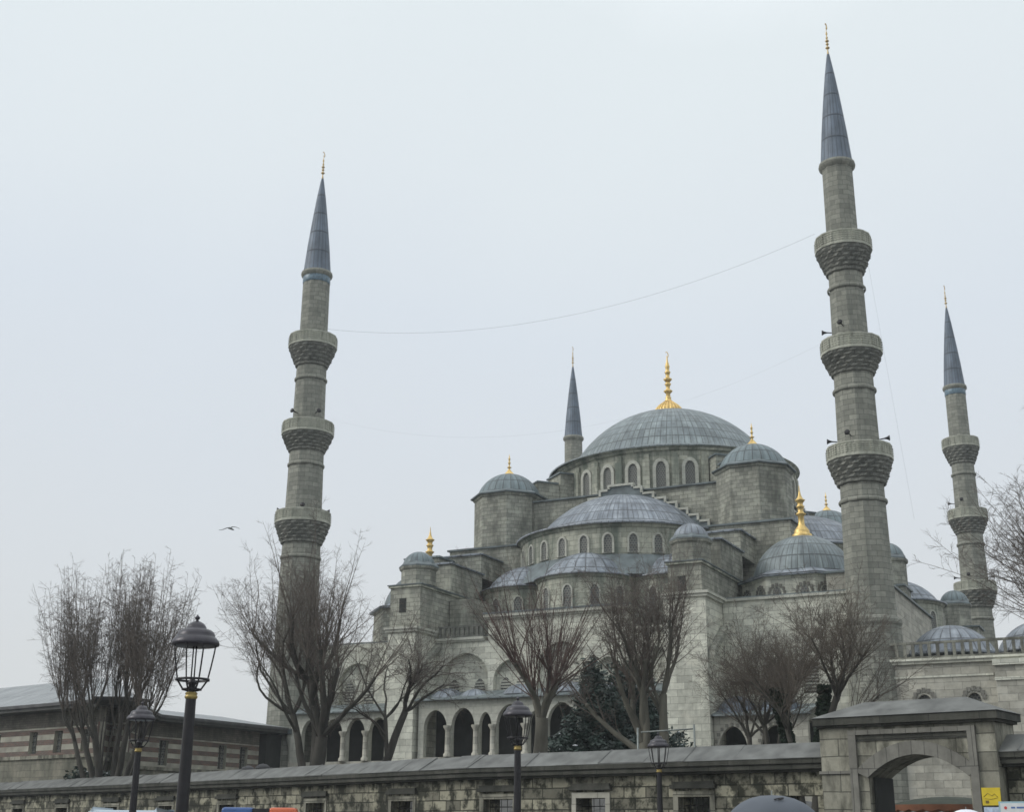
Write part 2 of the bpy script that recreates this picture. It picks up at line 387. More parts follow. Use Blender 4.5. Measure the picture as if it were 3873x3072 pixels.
def crescent(mb,x,y,z,r,ax=(0.9,0.43)):
    # small crescent, standing upright
    n=10; pts=[];rd=[]
    for i in range(n+1):
        a=R(-60)+R(300)*i/n+R(0); pts.append((x+ax[0]*r*math.sin(a+PI*0.17),y+ax[1]*r*math.sin(a+PI*0.17),z+r-r*math.cos(a+PI*0.17)*-1 if False else z+r*1.0-r*math.cos(a+R(0))))
        rd.append(0.02+0.035*math.sin(PI*i/n))
    mb.tube(pts,rd,4)

# ---------------------------------------------------------------- minarets
def shaft(mb,r0,r1,z0,z1,seg=12,ph=R(8)):
    mb.lathe([(r0*1.015,z0),(r1*1.015,z1)],0,0,10,smooth=False,ph=R(-7))
def make_minaret(loc,label,tiles=False,rs=1.0,rot=0.0,horns=None):
    root=empty("minaret",(loc[0],loc[1],3.0),label,"minaret","minarets around the mosque")
    def bl(mb,name,mat,par=None):
        mb.v=[(v[0]*rs+loc[0],v[1]*rs+loc[1],v[2]) for v in mb.v]
        return mb.build(name,mat,par or root)
    b=MB(); b.lathe([(2.35,3.0),(2.35,9.2),(2.05,10.6),(1.98,16.2),(2.08,16.35),(2.08,16.65),(1.86,16.9)],0,0,12,smooth=False,ph=R(8)); bl(b,"base",ST_MIN)
    rings=[(26.7,27.9,28.55,29.7,1.68,2.36),(35.4,36.4,37.05,38.25,1.49,2.24),(43.8,44.9,45.75,46.95,1.33,2.12)]
    sh=MB(); shaft(sh,1.80,1.64,16.9,26.7); shaft(sh,1.60,1.50,29.0,35.6); shaft(sh,1.42,1.33,37.5,44.0); shaft(sh,1.26,1.22,46.2,53.1); 
    for z,r in ((25.3,1.72),(34.0,1.58),(42.4,1.42)): sh.lathe([(r,z),(r+.07,z+.1),(r+.07,z+.22),(r,z+.32)],0,0,24,smooth=False)
    bl(sh,"shaft",ST_MIN)
    for (zb,zm,zr,zt,ri,ro) in rings:
        k=28; mb=MB(); vs=[];fs=[]
        nst=6; lv=[]
        for i in range(nst+1):
            t=i/nst; r=ri+(ro-ri)*(t**0.85); z=zb+(zr-zb)*t
            lv.append((r,z,i)); 
            if i<nst: lv.append((ri+(ro-ri)*(((i+.85)/nst)**0.85),z+(zr-zb)/nst*0.25,i))
        for (r,z,i) in lv:
            for j in range(k*2):
                a=2*PI*j/(k*2); rr=r*(1+(0.022 if (j//2+i)%2 else -0.042)*(0 if i in(0,nst) else 1))
                vs.append((rr*math.cos(a),rr*math.sin(a),z))
        M2=k*2
        for i in range(len(lv)-1):
            for j in range(M2): fs.append((i*M2+j,i*M2+(j+1)%M2,(i+1)*M2+(j+1)%M2,(i+1)*M2+j))
        mb.add(vs,fs)
        mb.lathe([(ri*0.9,zr+.02),(ro,zr+.02)],0,0,48,smooth=False)
        corb=bl(mb,"balcony",ST_CORB)
        rl=MB(); rl.lathe([(ro-.14,zr+.02),(ro+.10,zr+.02),(ro+.10,zr+.22),(ro+.02,zr+.26),(ro+.02,zt-.14),(ro+.07,zt-.12),(ro+.07,zt),(ro-.12,zt),(ro-.12,zr+.1)],0,0,16,smooth=False,ph=R(11))
        for j in range(16):
            a0=2*PI*j/16+R(11)
            for w in (0.0,0.33,0.66):
                a=a0+w*2*PI/16
                rr=(ro+.02)*math.cos(PI/16)/math.cos(((w)*2*PI/16)-PI/16)
                big=w==0.0
                for q in range(4):
                    z=zr+.36+q*(zt-zr-.62)/3; d=0.09 if big else 0.05; e_=0.05
                    c,s_=math.cos(a),math.sin(a); tx,ty=-s_,c
                    P=[(rr*c+tx*u_*e_*1.6+c*v_,rr*s_+ty*u_*e_*1.6+s_*v_,z+h_) for u_ in(-1,1) for v_ in(-.02,d) for h_ in(-e_,e_)]
                    rl.add(P,[(0,1,3,2),(4,6,7,5),(0,4,5,1),(2,3,7,6),(1,5,7,3),(0,2,6,4)])
        bl(rl,"railing",ST_PARAPET,corb)
    if tiles:
        tb=MB(); tb.lathe([(1.24,52.45),(1.27,52.5),(1.27,53.15),(1.24,53.2)],0,0,32); bl(tb,"tile_band",TILE)
    rm=MB(); rm.lathe([(1.2,53.05),(1.42,53.25),(1.46,53.4),(1.42,53.62),(1.28,53.7)],0,0,32); bl(rm,"cornice",ST_MIN)
    sp=MB(); sp.lathe([(1.31,53.62),(1.24,54.0),(1.02,56.5),(.72,59.3),(.42,61.8),(.16,63.6),(.08,64.05)],0,0,24,un=20); bl(sp,"spire",LEAD_D)
    fn=MB(); fn.lathe(finial_prof(63.95,66.5),0,0,12); crescent(fn,0,0,66.4,0.26,(0.16,0.4)); bl(fn,"finial",GOLD_D)
    # loudspeaker horns above the balconies
    for zh,angs in horns or ((30.35,(190,262,14)),(39.2,(190,262))):
        for an in angs:
            a=R(an); c,s_=math.cos(a),math.sin(a); r0=1.55 if zh<35 else 1.36
            h=MB(); h.tube([(r0*c,r0*s_,zh-.05),((r0+.35)*c,(r0+.35)*s_,zh),((r0+.55)*c,(r0+.55)*s_,zh+.02),((r0+.75)*c,(r0+.75)*s_,zh+.03)],[.04,.05,.10,.22],10)
            bl(h,"loudspeaker",IRON)
    return root
m1=make_minaret((-25.30,-30.74),"tall grey stone minaret left of the domes, with a blue tile band under its spire",True,1.045,horns=((29.9,(213,303,33)),(39.0,(260,330))))
m2=make_minaret((25.25,-30.77),"largest stone minaret, nearest the camera, rising in front of the gilded corner dome")
m3=make_minaret((25.2,30.74),"far right stone minaret seen beside the bare tree at the picture's edge",True,0.97)
m4=make_minaret((-25.18,30.82),"farthest minaret, only its slim spire and shaft top showing behind the main dome",False,0.98)

# ---------------------------------------------------------------- the mosque
MQ=empty("mosque",(0,0,3.0),"huge grey stone mosque with cascading lead domes and gilded finials","mosque")
def cap_prof(Rr,h,z0,n=10,sh=None):
    rs=(Rr*Rr+h*h)/(2*h); P=[]
    if sh: P=[(Rr+sh,z0-.32),(Rr+sh,z0-.20),(Rr+sh*.35,z0-.06)]
    a0=math.asin(min(1,Rr/rs)); 
    if h>Rr: a0=PI-a0
    for i in range(n+1):
        a=a0*(1-i/n); P.append((max(rs*math.sin(a),0.001),z0+h-rs+rs*math.cos(a)))
    return P
def win_mesh(frame,pane,cx,cy,Rr,a,zc0,w,zs,za,fw=0.16,proud=0.14,zbot=None):
    # arched window on a round drum: surround ring + recessed lattice
    c,s_=math.cos(a),math.sin(a); o=(cx+c*Rr,cy+s_*Rr); d=(-s_,c); n=(c,s_)
    outer=arch(0,zc0,w+2*fw,zs,za+fw,7,False); inner=arch(0,zc0+.02,w,zs,za,7,False)
    frame.panel((o[0]+n[0]*proud,o[1]+n[1]*proud),d,n,outer,[inner],proud+0.12)
    pane.panel((o[0]+n[0]*.03,o[1]+n[1]*.03),d,n,inner,[],0.1)
# main drum
dr=MB(); dr.lathe([(12.3,32.6),(12.3,37.1),(12.55,37.2),(12.6,37.4),(12.85,37.55)],0,0,96,smooth=False)
NW=28
for j in range(NW):
    a=2*PI*(j+.5)/NW; c,s_=math.cos(a),math.sin(a)
    dr.obox((c*12.2,s_*12.2),(-s_,c),(c,s_),-.34,.34,0,.5,32.8,36.3); dr.obox((c*12.2,s_*12.2),(-s_,c),(c,s_),-.26,.26,0,.3,36.3,36.85)
DR=dr.build("main_drum",ST_DRUM,MQ)
for j in range(NW):
    a=2*PI*j/NW
    if not (math.cos(a-R(-69))>-0.1): continue
    f=MB();p=MB(); win_mesh(f,p,0,0,12.3,a,33.25,0.95,35.35,36.05,.33,.20)
    w=f.build("window",ST_TRIM,DR); p.build("lattice",GRILLE,w) if False else None
    pp=p.build("window_lattice",GRILLE,DR)
dm=MB(); dm.lathe([(12.98,37.45),(13.02,37.60),(12.2,37.85),(10.75,38.35)]+cap_prof(10.55,6.4,38.42,16),-.35,0,128,un=108)
DM=dm.build("main_dome",LEAD,MQ)
fn=MB(); P=finial_prof(44.65,51.4,'main'); fn.lathe(P[:9],0,0,48); 
for j in range(24):   # gadroons of the gilded bulb
    a=2*PI*j/24; pts=[(r*math.cos(a)*1.0,r*math.sin(a)*1.0,z+.02) for r,z in P[:6]]; fn.tube(pts,[.12,.13,.12,.09,.06,.03],5)
fn.lathe(P[8:],0,0,16); crescent(fn,0,0,51.3,.30,(.42,.2)); fn.v=[(v[0]-.5,v[1],v[2]) for v in fn.v]
fn.build("finial",GOLD,DM)
# core block and lead skirts
cb=MB(); cb.box(-12.6,12.6,-15.2,15.2,24,32.45); cb.build("core_block",ST_UP,MQ)
sk=MB(); sk.lathe([(12.95,32.5),(13.6,32.45),(13.6,32.62),(12.7,33.15),(12.2,33.2)],0,0,64)
sk.box(-12.9,12.9,-15.45,15.45,32.455,32.6)
sk.build("drum_skirt",LEAD_SK,MQ)
# diagonal buttress blocks between the drum and the turrets
for k in range(4):
    a=math.atan2((1 if k in(0,1) else -1)*14.2,(1 if k in(0,3) else -1)*12.4); c,s_=math.cos(a),math.sin(a)
    b=MB()
    b.obox((0,0),(-s_,c),(c,s_),-1.5,1.5,12.0,14.0,32.6,36.2); b.obox((0,0),(-s_,c),(c,s_),-1.3,1.3,14.0,16.4,32.6,35.1)
    B=b.build("flying_buttress",ST_UP,MQ)
    l=MB(); l.obox((0,0),(-s_,c),(c,s_),-1.65,1.65,11.9,14.15,36.2,36.36); l.obox((0,0),(-s_,c),(c,s_),-1.45,1.45,14.15,16.5,35.1,35.25)
    l.build("lead_cover",LEAD_SK,B)
# four big weight turrets
def turret(cx,cy,Rb,z0,ze,zt,Re,fin=None,seg=8,mat=ST_UP,un=24,lm=LEAD_G):
    b=MB(); b.lathe([(Rb,z0),(Rb,ze-.35),(Rb+.14,ze-.25),(Rb+.2,ze-.05)],cx,cy,seg,smooth=False,ph=PI/8 if seg==8 else 0)
    B=b.build("turret",mat,MQ)
    e=MB(); e.lathe([(Rb*.8,ze-.06),(Re,ze-.05),(Re,ze+.06),(Rb*.93,ze+.38)],cx,cy,seg,smooth=False,un=16,ph=PI/8 if seg==8 else 0); e.build("eave",LEAD_SK,B)
    d=MB(); d.lathe(cap_prof(Rb*.92,zt-ze-.3,ze+.28,10),cx,cy,48,un=un); D_=d.build("turret_dome",lm,B)
    if fin:
        f=MB(); f.lathe(finial_prof(zt-.05,fin,'turret'),cx,cy,14); f.build("finial",GOLD,B)
    return B
for sx in(-1,1):
    for sy in(-1,1): turret(sx*12.45,sy*14.25,3.42,24.0,33.35,35.95,3.85,38.0)
# semi-domes with windowed drums and exedrae
def half_group(ax):   # ax: outward angle; centre offset so that both axes fit the core block
    c,s_=math.cos(ax),math.sin(ax)
    off=15.0 if abs(s_)>.5 else 12.6
    cx,cy=c*off,s_*off
    a0,a1=ax-R(92),ax+R(92)
    d=MB(); d.lathe([(9.55,19.0),(9.55,27.1),(9.7,27.2),(9.75,27.4),(9.95,27.5)],cx,cy,64,a0,a1,smooth=False)
    D_=d.build("half_dome_drum",ST_DRUM,MQ)
    for j in range(13):
        a=ax+R(-78+13*j)
        f=MB();p=MB(); win_mesh(f,p,cx,cy,9.55,a,24.85,.72,26.0,26.5,.17,.14)
        f.build("window",ST_TRIM,D_); p.build("window_lattice",GRILLE,D_)
    l=MB(); l.lathe([(10.05,27.4),(10.1,27.55),(9.0,27.85),(7.95,28.15)]+cap_prof(7.85,3.9,28.2,12),cx,cy,72,a0,a1,un=104)
    l.build("half_dome",LEAD_L,MQ)
    # lead shoulder ring under the drum windows
    sh=MB(); sh.lathe([(11.3,22.7),(9.6,24.75)],cx,cy,48,a0,a1,un=48); sh.build("drum_skirt",LEAD_SK,MQ)
    for da in (-52,0,52):
        a=ax+R(da); ex,ey=cx+8.9*math.cos(a),cy+8.9*math.sin(a)
        b0,b1=a-R(100),a+R(100)
        e=MB(); e.lathe([(4.25,15.5),(4.25,22.25),(4.4,22.35),(4.45,22.5),(4.6,22.58)],ex,ey,32,b0,b1,smooth=False)
        E_=e.build("exedra",ST_DRUM,MQ)
        for q in (-62,-31,0,31,62):
            aa=a+R(q); f=MB();p=MB(); win_mesh(f,p,ex,ey,4.25,aa,19.75,.72,21.1,21.6,.13,.10)
            f.build("window",ST_TRIM,E_); p.build("window_lattice",GRILLE,E_)
        x=MB(); x.lathe([(4.66,22.5),(4.7,22.62),(4.05,22.85)]+cap_prof(3.9,2.1,22.95,8),ex,ey,36,b0,b1,un=26); x.build("exedra_dome",LEAD_L,E_)
half_group(-PI/2); half_group(0); half_group(PI); half_group(PI/2)
# stepped gable in front of the main arch, north-east side and north-west side
def gable(o,d,n,sc=1.0):
    st=[(1.3,33.05),(2.2,32.65),(3.35,32.0),(4.5,31.4),(5.6,30.85),(6.6,30.15),(7.6,29.5),(8.6,28.85)]
    lo=[(-8.6,27.9)];  pts=[]
    xs=[s for s,_ in st]; zs=[z for _,z in st]
    right=[]
    prev=0
    for i,(s,z) in enumerate(st): right += [(prev,z),(s,z)]; prev=s
    right.append((8.6,27.9))
    left=[(-a,b) for a,b in right][::-1]
    loop=left+right
    clean=[]
    for p in loop:
        if not clean or math.dist(p,clean[-1])>1e-4: clean.append(p)
    g=MB(); g.prism(o,d,n,clean,0.0,.45); G=g.build("stepped_gable",LEAD_SK,MQ)
    t=MB()
    for sg in(-1,1):
        prev=0
        for i,(s,z) in enumerate(st):
            a,b=sorted((sg*prev,sg*s)); t.obox(o,d,n,a,b,0.0,.62,z-.004,z+.2)
            zn=st[i+1][1] if i+1<len(st) else 28.2
            a,b=sorted((sg*s,sg*(s-.22))); t.obox(o,d,n,a,b,.45,.62,zn+.2,z-.004)
            prev=s
    t.build("step_trim",ST_TRIM,G)
gable((0,-15.2),(1,0),(0,-1)); gable((12.6,0),(0,1),(1,0))
# stepped buttress piers
def pier(sx,rotated=False):
    # returns boxes in local frame: u across, v towards the outside (positive = outwards)
    def T(mb):
        if not rotated: return mb
        return mb
    x0,x1=(10.75,13.4) if sx>0 else (-13.9,-11.0)
    if sx<0: lowx=(-13.5,-10.9)
    else: lowx=(10.6,13.9)
    def bx(a,b,c,d_,e,f_):
        mb=MB(); mb.box(a,b,c,d_,e,f_); return mb
    mb=bx(lowx[0],lowx[1],-34.3,-24,3.2,17.6 if sx<0 else 18.75)
    B=mb.build("buttress_pier",ST_FACADE,MQ)
    zc=17.6 if sx<0 else 18.75
    c=MB(); c.box(lowx[0]-.18,lowx[1]+.18,-34.48,-28.5,zc,zc+.22); c.box(lowx[0]-.3,lowx[1]+.3,-34.6,-28.5,zc+.222,zc+.42); c.build("cornice",ST_TRIM,B)
    s2=bx(x0,x1,-33.5,-23.5,zc+.42,21.45); s2.build("upper_stage",ST_UP,B)
    w=MB(); wx=(x0+x1)/2; w.box(wx-.55,wx+.1,-33.53,-33.45,19.35,20.55); w.build("window",DARK,B)
    cc=MB(); cc.box(x0-.14,x1+.14,-33.65,-23.5,21.45,21.62); cc.build("cornice",ST_DRUM,B)
    cl=MB(); cl.hip(x0,x1,-33.5,-23.5,21.624,.25,ov=.22,th=.08); cl.build("lead_cover",LEAD_SK,B)
    s3=bx(x0+.06,x1-.003,-28.4,-22.5,21.7,24.25); s3.build("upper_stage",ST_UP,B)
    r3=MB(); r3.hip(x0-.25,x1,-28.4,-22.5,24.25,.42,ov=.2,th=.12); r3.build("lead_cover",LEAD_L,B)
    s4=bx(x0-.45,x1-.006,-22.75,-17.2,24.0,26.1); s4.build("upper_stage",ST_UP,B)
    r4=MB(); r4.hip(x0-.7,x1,-22.75,-17.2,26.1,.5,ov=.2,th=.12); r4.build("lead_cover",LEAD_L,B)
    return B
PR=pier(1); PL=pier(-1)
turret(12.1,-31.75,1.5,21.7,23.55,24.95,1.68,None,un=16,lm=LEAD_L)
turret(-12.15,-31.9,1.5,21.75,23.35,24.75,1.72,None,un=16)
# wide blocks under the big turrets
for sx in(-1,1):
    b=MB(); b.box(min(sx*8.9,sx*16.6),max(sx*8.9,sx*16.6),-18.6,18.6,17.0,27.6); B=b.build("turret_base",ST_UP,MQ)
    l=MB(); l.box(min(sx*8.7,sx*16.8),max(sx*8.7,sx*16.8),-18.8,18.8,27.6,27.76); l.build("lead_cover",LEAD_SK,B)
# aisle roofs blocks behind the piers
ab=MB(); ab.box(-17.3,-13.9,-25.5,-18.5,17.0,25.6); AB=ab.build("aisle_block",ST_UP,MQ)
al=MB(); al.hip(-17.3,-13.9,-25.5,-18.5,25.6,.35,th=.14); al.build("lead_cover",LEAD,AB)
for a_,b_ in ((-10.9,-8.6),(8.6,10.7)):
    fb=MB(); fb.box(a_,b_,-28.6,-19,17.35,21.0); fb.build('aisle_block',ST_UP,MQ)
for sg_,u0 in ((1,13.905),(-1,-10.895)):
    q=MB(); q.add([(u0,-34.2,14.2),(u0+.55,-34.2,14.2),(u0+.55,-30.85,16.6),(u0,-30.85,16.6),(u0,-34.2,14.8),(u0+.55,-34.2,14.8),(u0+.55,-30.85,17.0),(u0,-30.85,17.0)],[(0,3,2,1),(4,5,6,7),(0,1,5,4),(1,2,6,5),(2,3,7,6),(3,0,4,7)]); q.build('raking_roof',ST_UP,MQ)
# corner domes
def corner_dome(cx,cy,bright):
    b=MB(); b.lathe([(5.1,17.5),(5.1,21.15),(5.3,21.3)],cx,cy,8,smooth=False,ph=PI/8)
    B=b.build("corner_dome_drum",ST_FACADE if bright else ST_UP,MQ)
    l=MB(); l.lathe([(4.4,21.2),(5.55,21.25),(5.55,21.42),(4.9,21.62),(4.1,22.0)],cx,cy,8,smooth=False,un=24,ph=PI/8); l.build("eave",LEAD_L,B)
    d=MB(); d.lathe(cap_prof(4.15,3.45,21.85,12),cx,cy,64,un=52); d.build("corner_dome",LEAD,B)
    f=MB(); f.lathe(finial_prof(25.1,29.6,'corner'),cx,cy,20); f.build("finial",GOLD,B)
    return B
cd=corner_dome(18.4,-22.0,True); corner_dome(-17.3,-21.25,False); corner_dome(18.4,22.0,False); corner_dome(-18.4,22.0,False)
# fan headed blind windows on the corner drum
for k in (-1,0,1,2):
    a=R(-90+45*k*1.0)
    for q in (-1.1,1.1):
        c,s_=math.cos(a),math.sin(a); ap=5.1*math.cos(PI/8)
        o=(18.4+c*ap,-22+s_*ap); p=MB(); p.panel((o[0]+c*.03,o[1]+s_*.03),(-s_,c),(c,s_),arch(q,18.6,.7,19.9,20.4,6),[],.1); p.build("window",GRILLE,cd)
        f=MB()
        for t in range(7):
            b_=PI*t/6; x=q+.62*math.cos(b_); z=19.95+.62*math.sin(b_)
            f.obox(o,(-s_,c),(c,s_),x-.1,x+.1,0,.09,z-.14,z+.14)
        f.build("fan_voussoirs",ST_GARCH,cd)
# hall walls
hb=MB(); hb.box(-24.8,24.8,-29.3,30.3,3.2,17.6); hb.box(14.0,24.9,-29.6,-20,17.6,19.1); 
hb.box(-24.0,-17.0,-26,26,17.6,18.3); hb.build("hall_block",ST_FACADE,MQ)
hn=MB(); hn.box(21.5,25.0,-28,28,14.0,20.9); hn.build('north_west_wall',ST_COURT,MQ)
hr=MB(); hr.box(-24.9,24.9,-29.2,30.4,17.604,17.75); hr.box(13.95,25.15,-29.8,-20,19.104,19.3); hr.box(21.3,25.2,-28.2,28.2,20.904,21.05); hr.build("roof_edge",LEAD_SK,MQ)
# projecting centre wall with cornice, side recesses with balustrades
def NEpanel(x0,x1,y,z0,z1,holes,t=0.9,mat=ST_FACADE,name="wall"):
    p=MB(); p.panel((0,y),(1,0),(0,-1),[(x0,z0),(x1,z0),(x1,z1),(x0,z1)],holes,t); return p.build(name,mat,MQ)
W1=NEpanel(-6.0,6.4,-30.8,3.2,18.7,[arch(-3.9,10.6,3.2,13.6,15.4),arch(.6,10.6,4.3,14.4,16.6),arch(4.6,10.6,2.4,13.6,15.2)],.55)
W2=NEpanel(-10.95,-6.003,-30.8,3.2,17.0,[arch(-8.1,10.8,4.2,14.2,16.1)],.55)
W3=NEpanel(6.403,10.6,-30.8,3.2,17.0,[arch(8.5,10.8,3.0,14.0,15.8)],.55)
bk=MB(); bk.box(-10.9,10.6,-30.25,-29.3,3.2,17.0); bk.box(-6.0,6.4,-30.25,-26,17.0,18.7); bk.build("wall",ST_FACADE,MQ)
co=MB(); 
co.box(-6.15,6.55,-30.98,-26,18.7,18.86); co.box(-6.3,6.7,-31.15,-26,18.863,19.12)
for (a,b) in ((-10.95,-6.3),(6.7,10.6)):
    co.box(a,b,-30.98,-30,17.0,17.14); co.box(a,b,-31.1,-30,17.143,17.35)
co.box(-24.8,-13.5,-29.5,-28,17.2,17.6)
co.build("cornice",ST_TRIM,MQ)
cl=MB(); cl.box(-6.35,6.75,-31.2,-20,19.123,19.26); cl.build("roof_edge",LEAD_SK,MQ)
def balustrade(o,d,n,s0,s1,z0,h,pitch,name="balustrade",parent=MQ,mat=ST_PARAPET):
    b=MB(); b.obox(o,d,n,s0,s1,-.12,.14,z0,z0+.14); b.obox(o,d,n,s0,s1,-.1,.12,z0+h-.16,z0+h)
    k=int((s1-s0)/pitch); 
    for i in range(k+1):
        s=s0+.12+(s1-s0-.24)*i/k; b.obox(o,d,n,s-.10,s+.10,-.08,.1,z0+.14,z0+h-.16)
    return b.build(name,mat,parent)
balustrade((0,-30.9),(1,0),(0,-1),-10.6,-6.4,17.36,1.0,.45,mat=ST_CORB)
balustrade((0,-30.9),(1,0),(0,-1),6.8,10.5,17.36,1.0,.45,mat=ST_CORB)
# louvred-looking lattice windows inside the blind arches
def slat_window(cx,z0,w,zs,za,y=-30.22):
    p=MB(); p.panel((0,y-.04),(1,0),(0,-1),arch(cx,z0,w,zs,za,6),[],.06); W_=p.build("window",GRILLE,MQ)
    s=MB(); z=z0+.12
    while z<za-.15:
        hw=w/2 if z<zs else w/2*math.sqrt(max(0.05,1-((z-zs)/(za-zs))**2)); s.box(cx-hw,cx+hw,y-.12,y-.04,z,z+.11); z+=.24
    s.build("slats",ST_TRIM,W_)
for cx in (-9.4,-7.0,-4.6,-3.2,-.35,1.55,4.1,5.1,7.8,9.2): slat_window(cx,11.6,.98 if abs(cx)<9.5 else .8,13.2,14.0)
for cx,w_,a_,b_ in ((-8.1,4.2,14.2,16.1),(.6,4.3,14.4,16.6),(-3.9,3.2,13.6,15.4)):
    h=MB(); h.panel((0,-30.84),(1,0),(0,-1),arch(cx,a_-.4,w_+.5,a_,b_+.3),[arch(cx,a_-.45,w_+.02,a_,b_+.02)] if False else [],.02) if False else None
# left bay wall between the pier and the left minaret
W4=NEpanel(-24.6,-13.6,-29.8,3.2,17.2,[arch(-19.3,12.2,3.6,14.2,15.9)],.45)
for cx in (-20.3,-18.3): slat_window(cx,12.4,.9,13.6,14.4,-29.33)
# ---- ground arcades
def arcade(x0,x1,y,zf,zt,spans,depth=3.2,mat=ST_TRIM,cols=True,eave=True):
    holes=[arch((a+b)/2,zf+.02,b-a,zs,za) for a,b,zs,za in spans]
    p=MB(); p.panel((0,y),(1,0),(0,-1),[(x0,zf),(x1,zf),(x1,zt),(x0,zt)],holes,.5)
    A=p.build("arcade",mat,MQ)
    f=MB(); f.box(x0,x1,y-.12,y+depth,3.2,zf); f.build("plinth",ST_COURT,A)
    i=MB(); i.box(x0+.02,x1-.02,y+.5,y+depth-.05,zt-.4,zt-.02); i.build("ceiling",ST_UP,A)
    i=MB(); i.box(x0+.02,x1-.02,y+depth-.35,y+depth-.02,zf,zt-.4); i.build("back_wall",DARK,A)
    if eave:
        e=MB(); e.box(x0-.2,x1+.2,y-.5,y+.4,zt,zt+.1); e.add([(x0-.2,y-.5,zt+.103),(x1+.2,y-.5,zt+.103),(x1+.2,y+depth,zt+1.0),(x0-.2,y+depth,zt+1.0)],[(0,1,2,3)]); e.build("eave",LEAD,A)
    if cols:
        xs_=sorted(set([a for a,_,_,_ in spans]+[b for _,b,_,_ in spans]))
        for a,b in zip([s[1] for s in spans[:-1]],[s[0] for s in spans[1:]]):
            c=MB(); cx=(a+b)/2; c.lathe([(.30,zf+.02),(.30,zf+.25),(.20,zf+.35),(.18,zf+2.0),(.22,zf+2.1),(.34,zf+2.3),(.34,zf+2.42)],cx,y-.2,12); c.build("column",WHITEP if False else ST_COURT,A)
    return A
sp=[(-10.1,-8.0,9.8,11.25),(-7.6,-5.5,9.8,11.35),(-5.1,-4.0,9.8,10.95),(-3.6,-1.2,9.8,11.5),(-.8,.4,9.8,10.95),(.8,3.2,9.8,11.5),(3.6,4.7,9.8,10.95),(5.1,7.2,9.8,11.35),(7.6,9.9,9.8,11.3)]
A1=arcade(-10.6,10.5,-33.9,7.55,11.95,sp)
A1b=arcade(-23.5,-13.55,-33.2,7.4,11.35,[(-22.4,-20.6,9.6,10.9),(-20.1,-18.3,9.6,10.9),(-17.9,-16.1,9.6,10.9),(-15.7,-13.9,9.6,10.9)])
# small domes over the arcade
for cx,cy,z,rr,h in ((-8.9,-32.2,12.2,1.5,.9),(-6.4,-32.2,12.25,1.3,.7),(-2.3,-32.2,12.3,1.5,.9),(2.0,-32.2,12.3,1.5,.9),(6.0,-32.2,12.3,1.4,.8)):
    d=MB(); d.lathe(cap_prof(rr,h,z,6),cx,cy,24,un=12); d.build("small_dome",LEAD_L,A1)
A2=arcade(13.95,20.8,-33.6,6.2,10.05,[(14.25,16.4,7.6,9.35),(17.3,19.5,7.6,9.35)],cols=False,mat=ST_COURT)
for cx in (15.3,18.5):
    d=MB(); d.lathe(cap_prof(1.6,1.45,10.15,8),cx,-32.0,28,un=12); d.build("small_dome",LEAD_D,A2)
    v=MB()
    for t in range(9):
        b_=R(20)+R(140)*t/8; x=cx+1.3*math.cos(b_); z=7.7+1.75*math.sin(b_); v.obox((0,-33.6),(1,0),(0,-1),x-.1,x+.1,0,.05+.02*(t%2),z-.12,z+.12)
    v.build("voussoirs",ST_GARCH,A2)
NEpanel(13.95,24.3,-30.2,3.2,18.9,[arch(20.4,11.8,1.2,13.4,14.2)],.6)
slat_window(20.4,11.9,1.1,13.3,14.1,-29.62)
c=MB(); c.box(13.9,24.3,-30.4,-29.5,18.9,19.1); c.build("cornice",ST_TRIM,MQ)
# lower ledge on the right bay and drain pipe
c=MB(); c.box(14.4,16.9,-30.6,-30.2,12.6,12.85); c.build("ledge",ST_DARK,MQ)
# north-west piers with small turrets seen past the right minaret
for sy in(-13.1,13.1):
    ue=24.9 if sy<0 else 27.4
    b=MB(); b.box(22.0,ue,sy-1.7,sy+1.7,3.2,21.9); B=b.build("buttress_pier",ST_UP,MQ)
    l=MB(); l.box(21.9,ue+.2,sy-1.9,sy+1.9,21.9,22.05); l.build("lead_cover",LEAD_SK,B)
    turret(23.6 if sy<0 else 25.2,sy-.6,1.55,21.0,24.35,25.9,1.72,None,un=16,seg=8)

# ---------------------------------------------------------------- courtyard wall with balustrade and domes (right)
CY_=empty("courtyard_wall",(34,-32,3.0),"pale ashlar courtyard wall topped by a stone balustrade and low lead domes, right edge","wall")
p=MB()
hl=[arch(28.6,8.6,.9,10.75,11.25,6),arch(31.9,8.6,.9,10.75,11.25,6)]
p.panel((0,-32),(1,0),(0,-1),[(25.9,0.5),(46,0.5),(46,13.3),(25.9,13.3)],hl,.8); p.box(25.9,46,-31.2,-22,0.5,13.0)
p.box(26.2,33.3,-32.12,-32.0,0.5,8.3)
p.build("wall",ST_COURT,CY_)
p=MB(); p.box(33.5,46,-32.9,-32.003,0.5,12.9); p.build("pilaster",ST_COURT,CY_)
c=MB(); c.box(25.8,46,-32.2,-31.5,13.3,13.48); c.box(25.7,46,-32.32,-31.3,13.483,13.66); c.box(33.4,46,-33.1,-32.2,12.9,13.3); c.box(33.45,46,-33.0,-32.9,11.9,12.1); c.box(26.2,33.3,-32.07,-32.003,12.35,12.5)
c.build("cornice",ST_FACADE,CY_)
balustrade((0,-32.1),(1,0),(0,-1),25.8,46,13.665,1.15,.56,parent=CY_,mat=ST_BAL)
for cx in (28.6,31.9):
    f=MB()
    for t in range(7):
        b_=PI*t/6; x=cx+.66*math.cos(b_); z=10.95+.58*math.sin(b_); f.obox((0,-32.0),(1,0),(0,-1),x-.12,x+.12,0,.1,z-.15,z+.15)
    f.build("fan_voussoirs",ST_GARCH,CY_)
    g=MB(); g.panel((0,-31.6),(1,0),(0,-1),arch(cx,8.6,.9,10.75,11.25,6),[],.05); g.build("window",GRILLE,CY_)
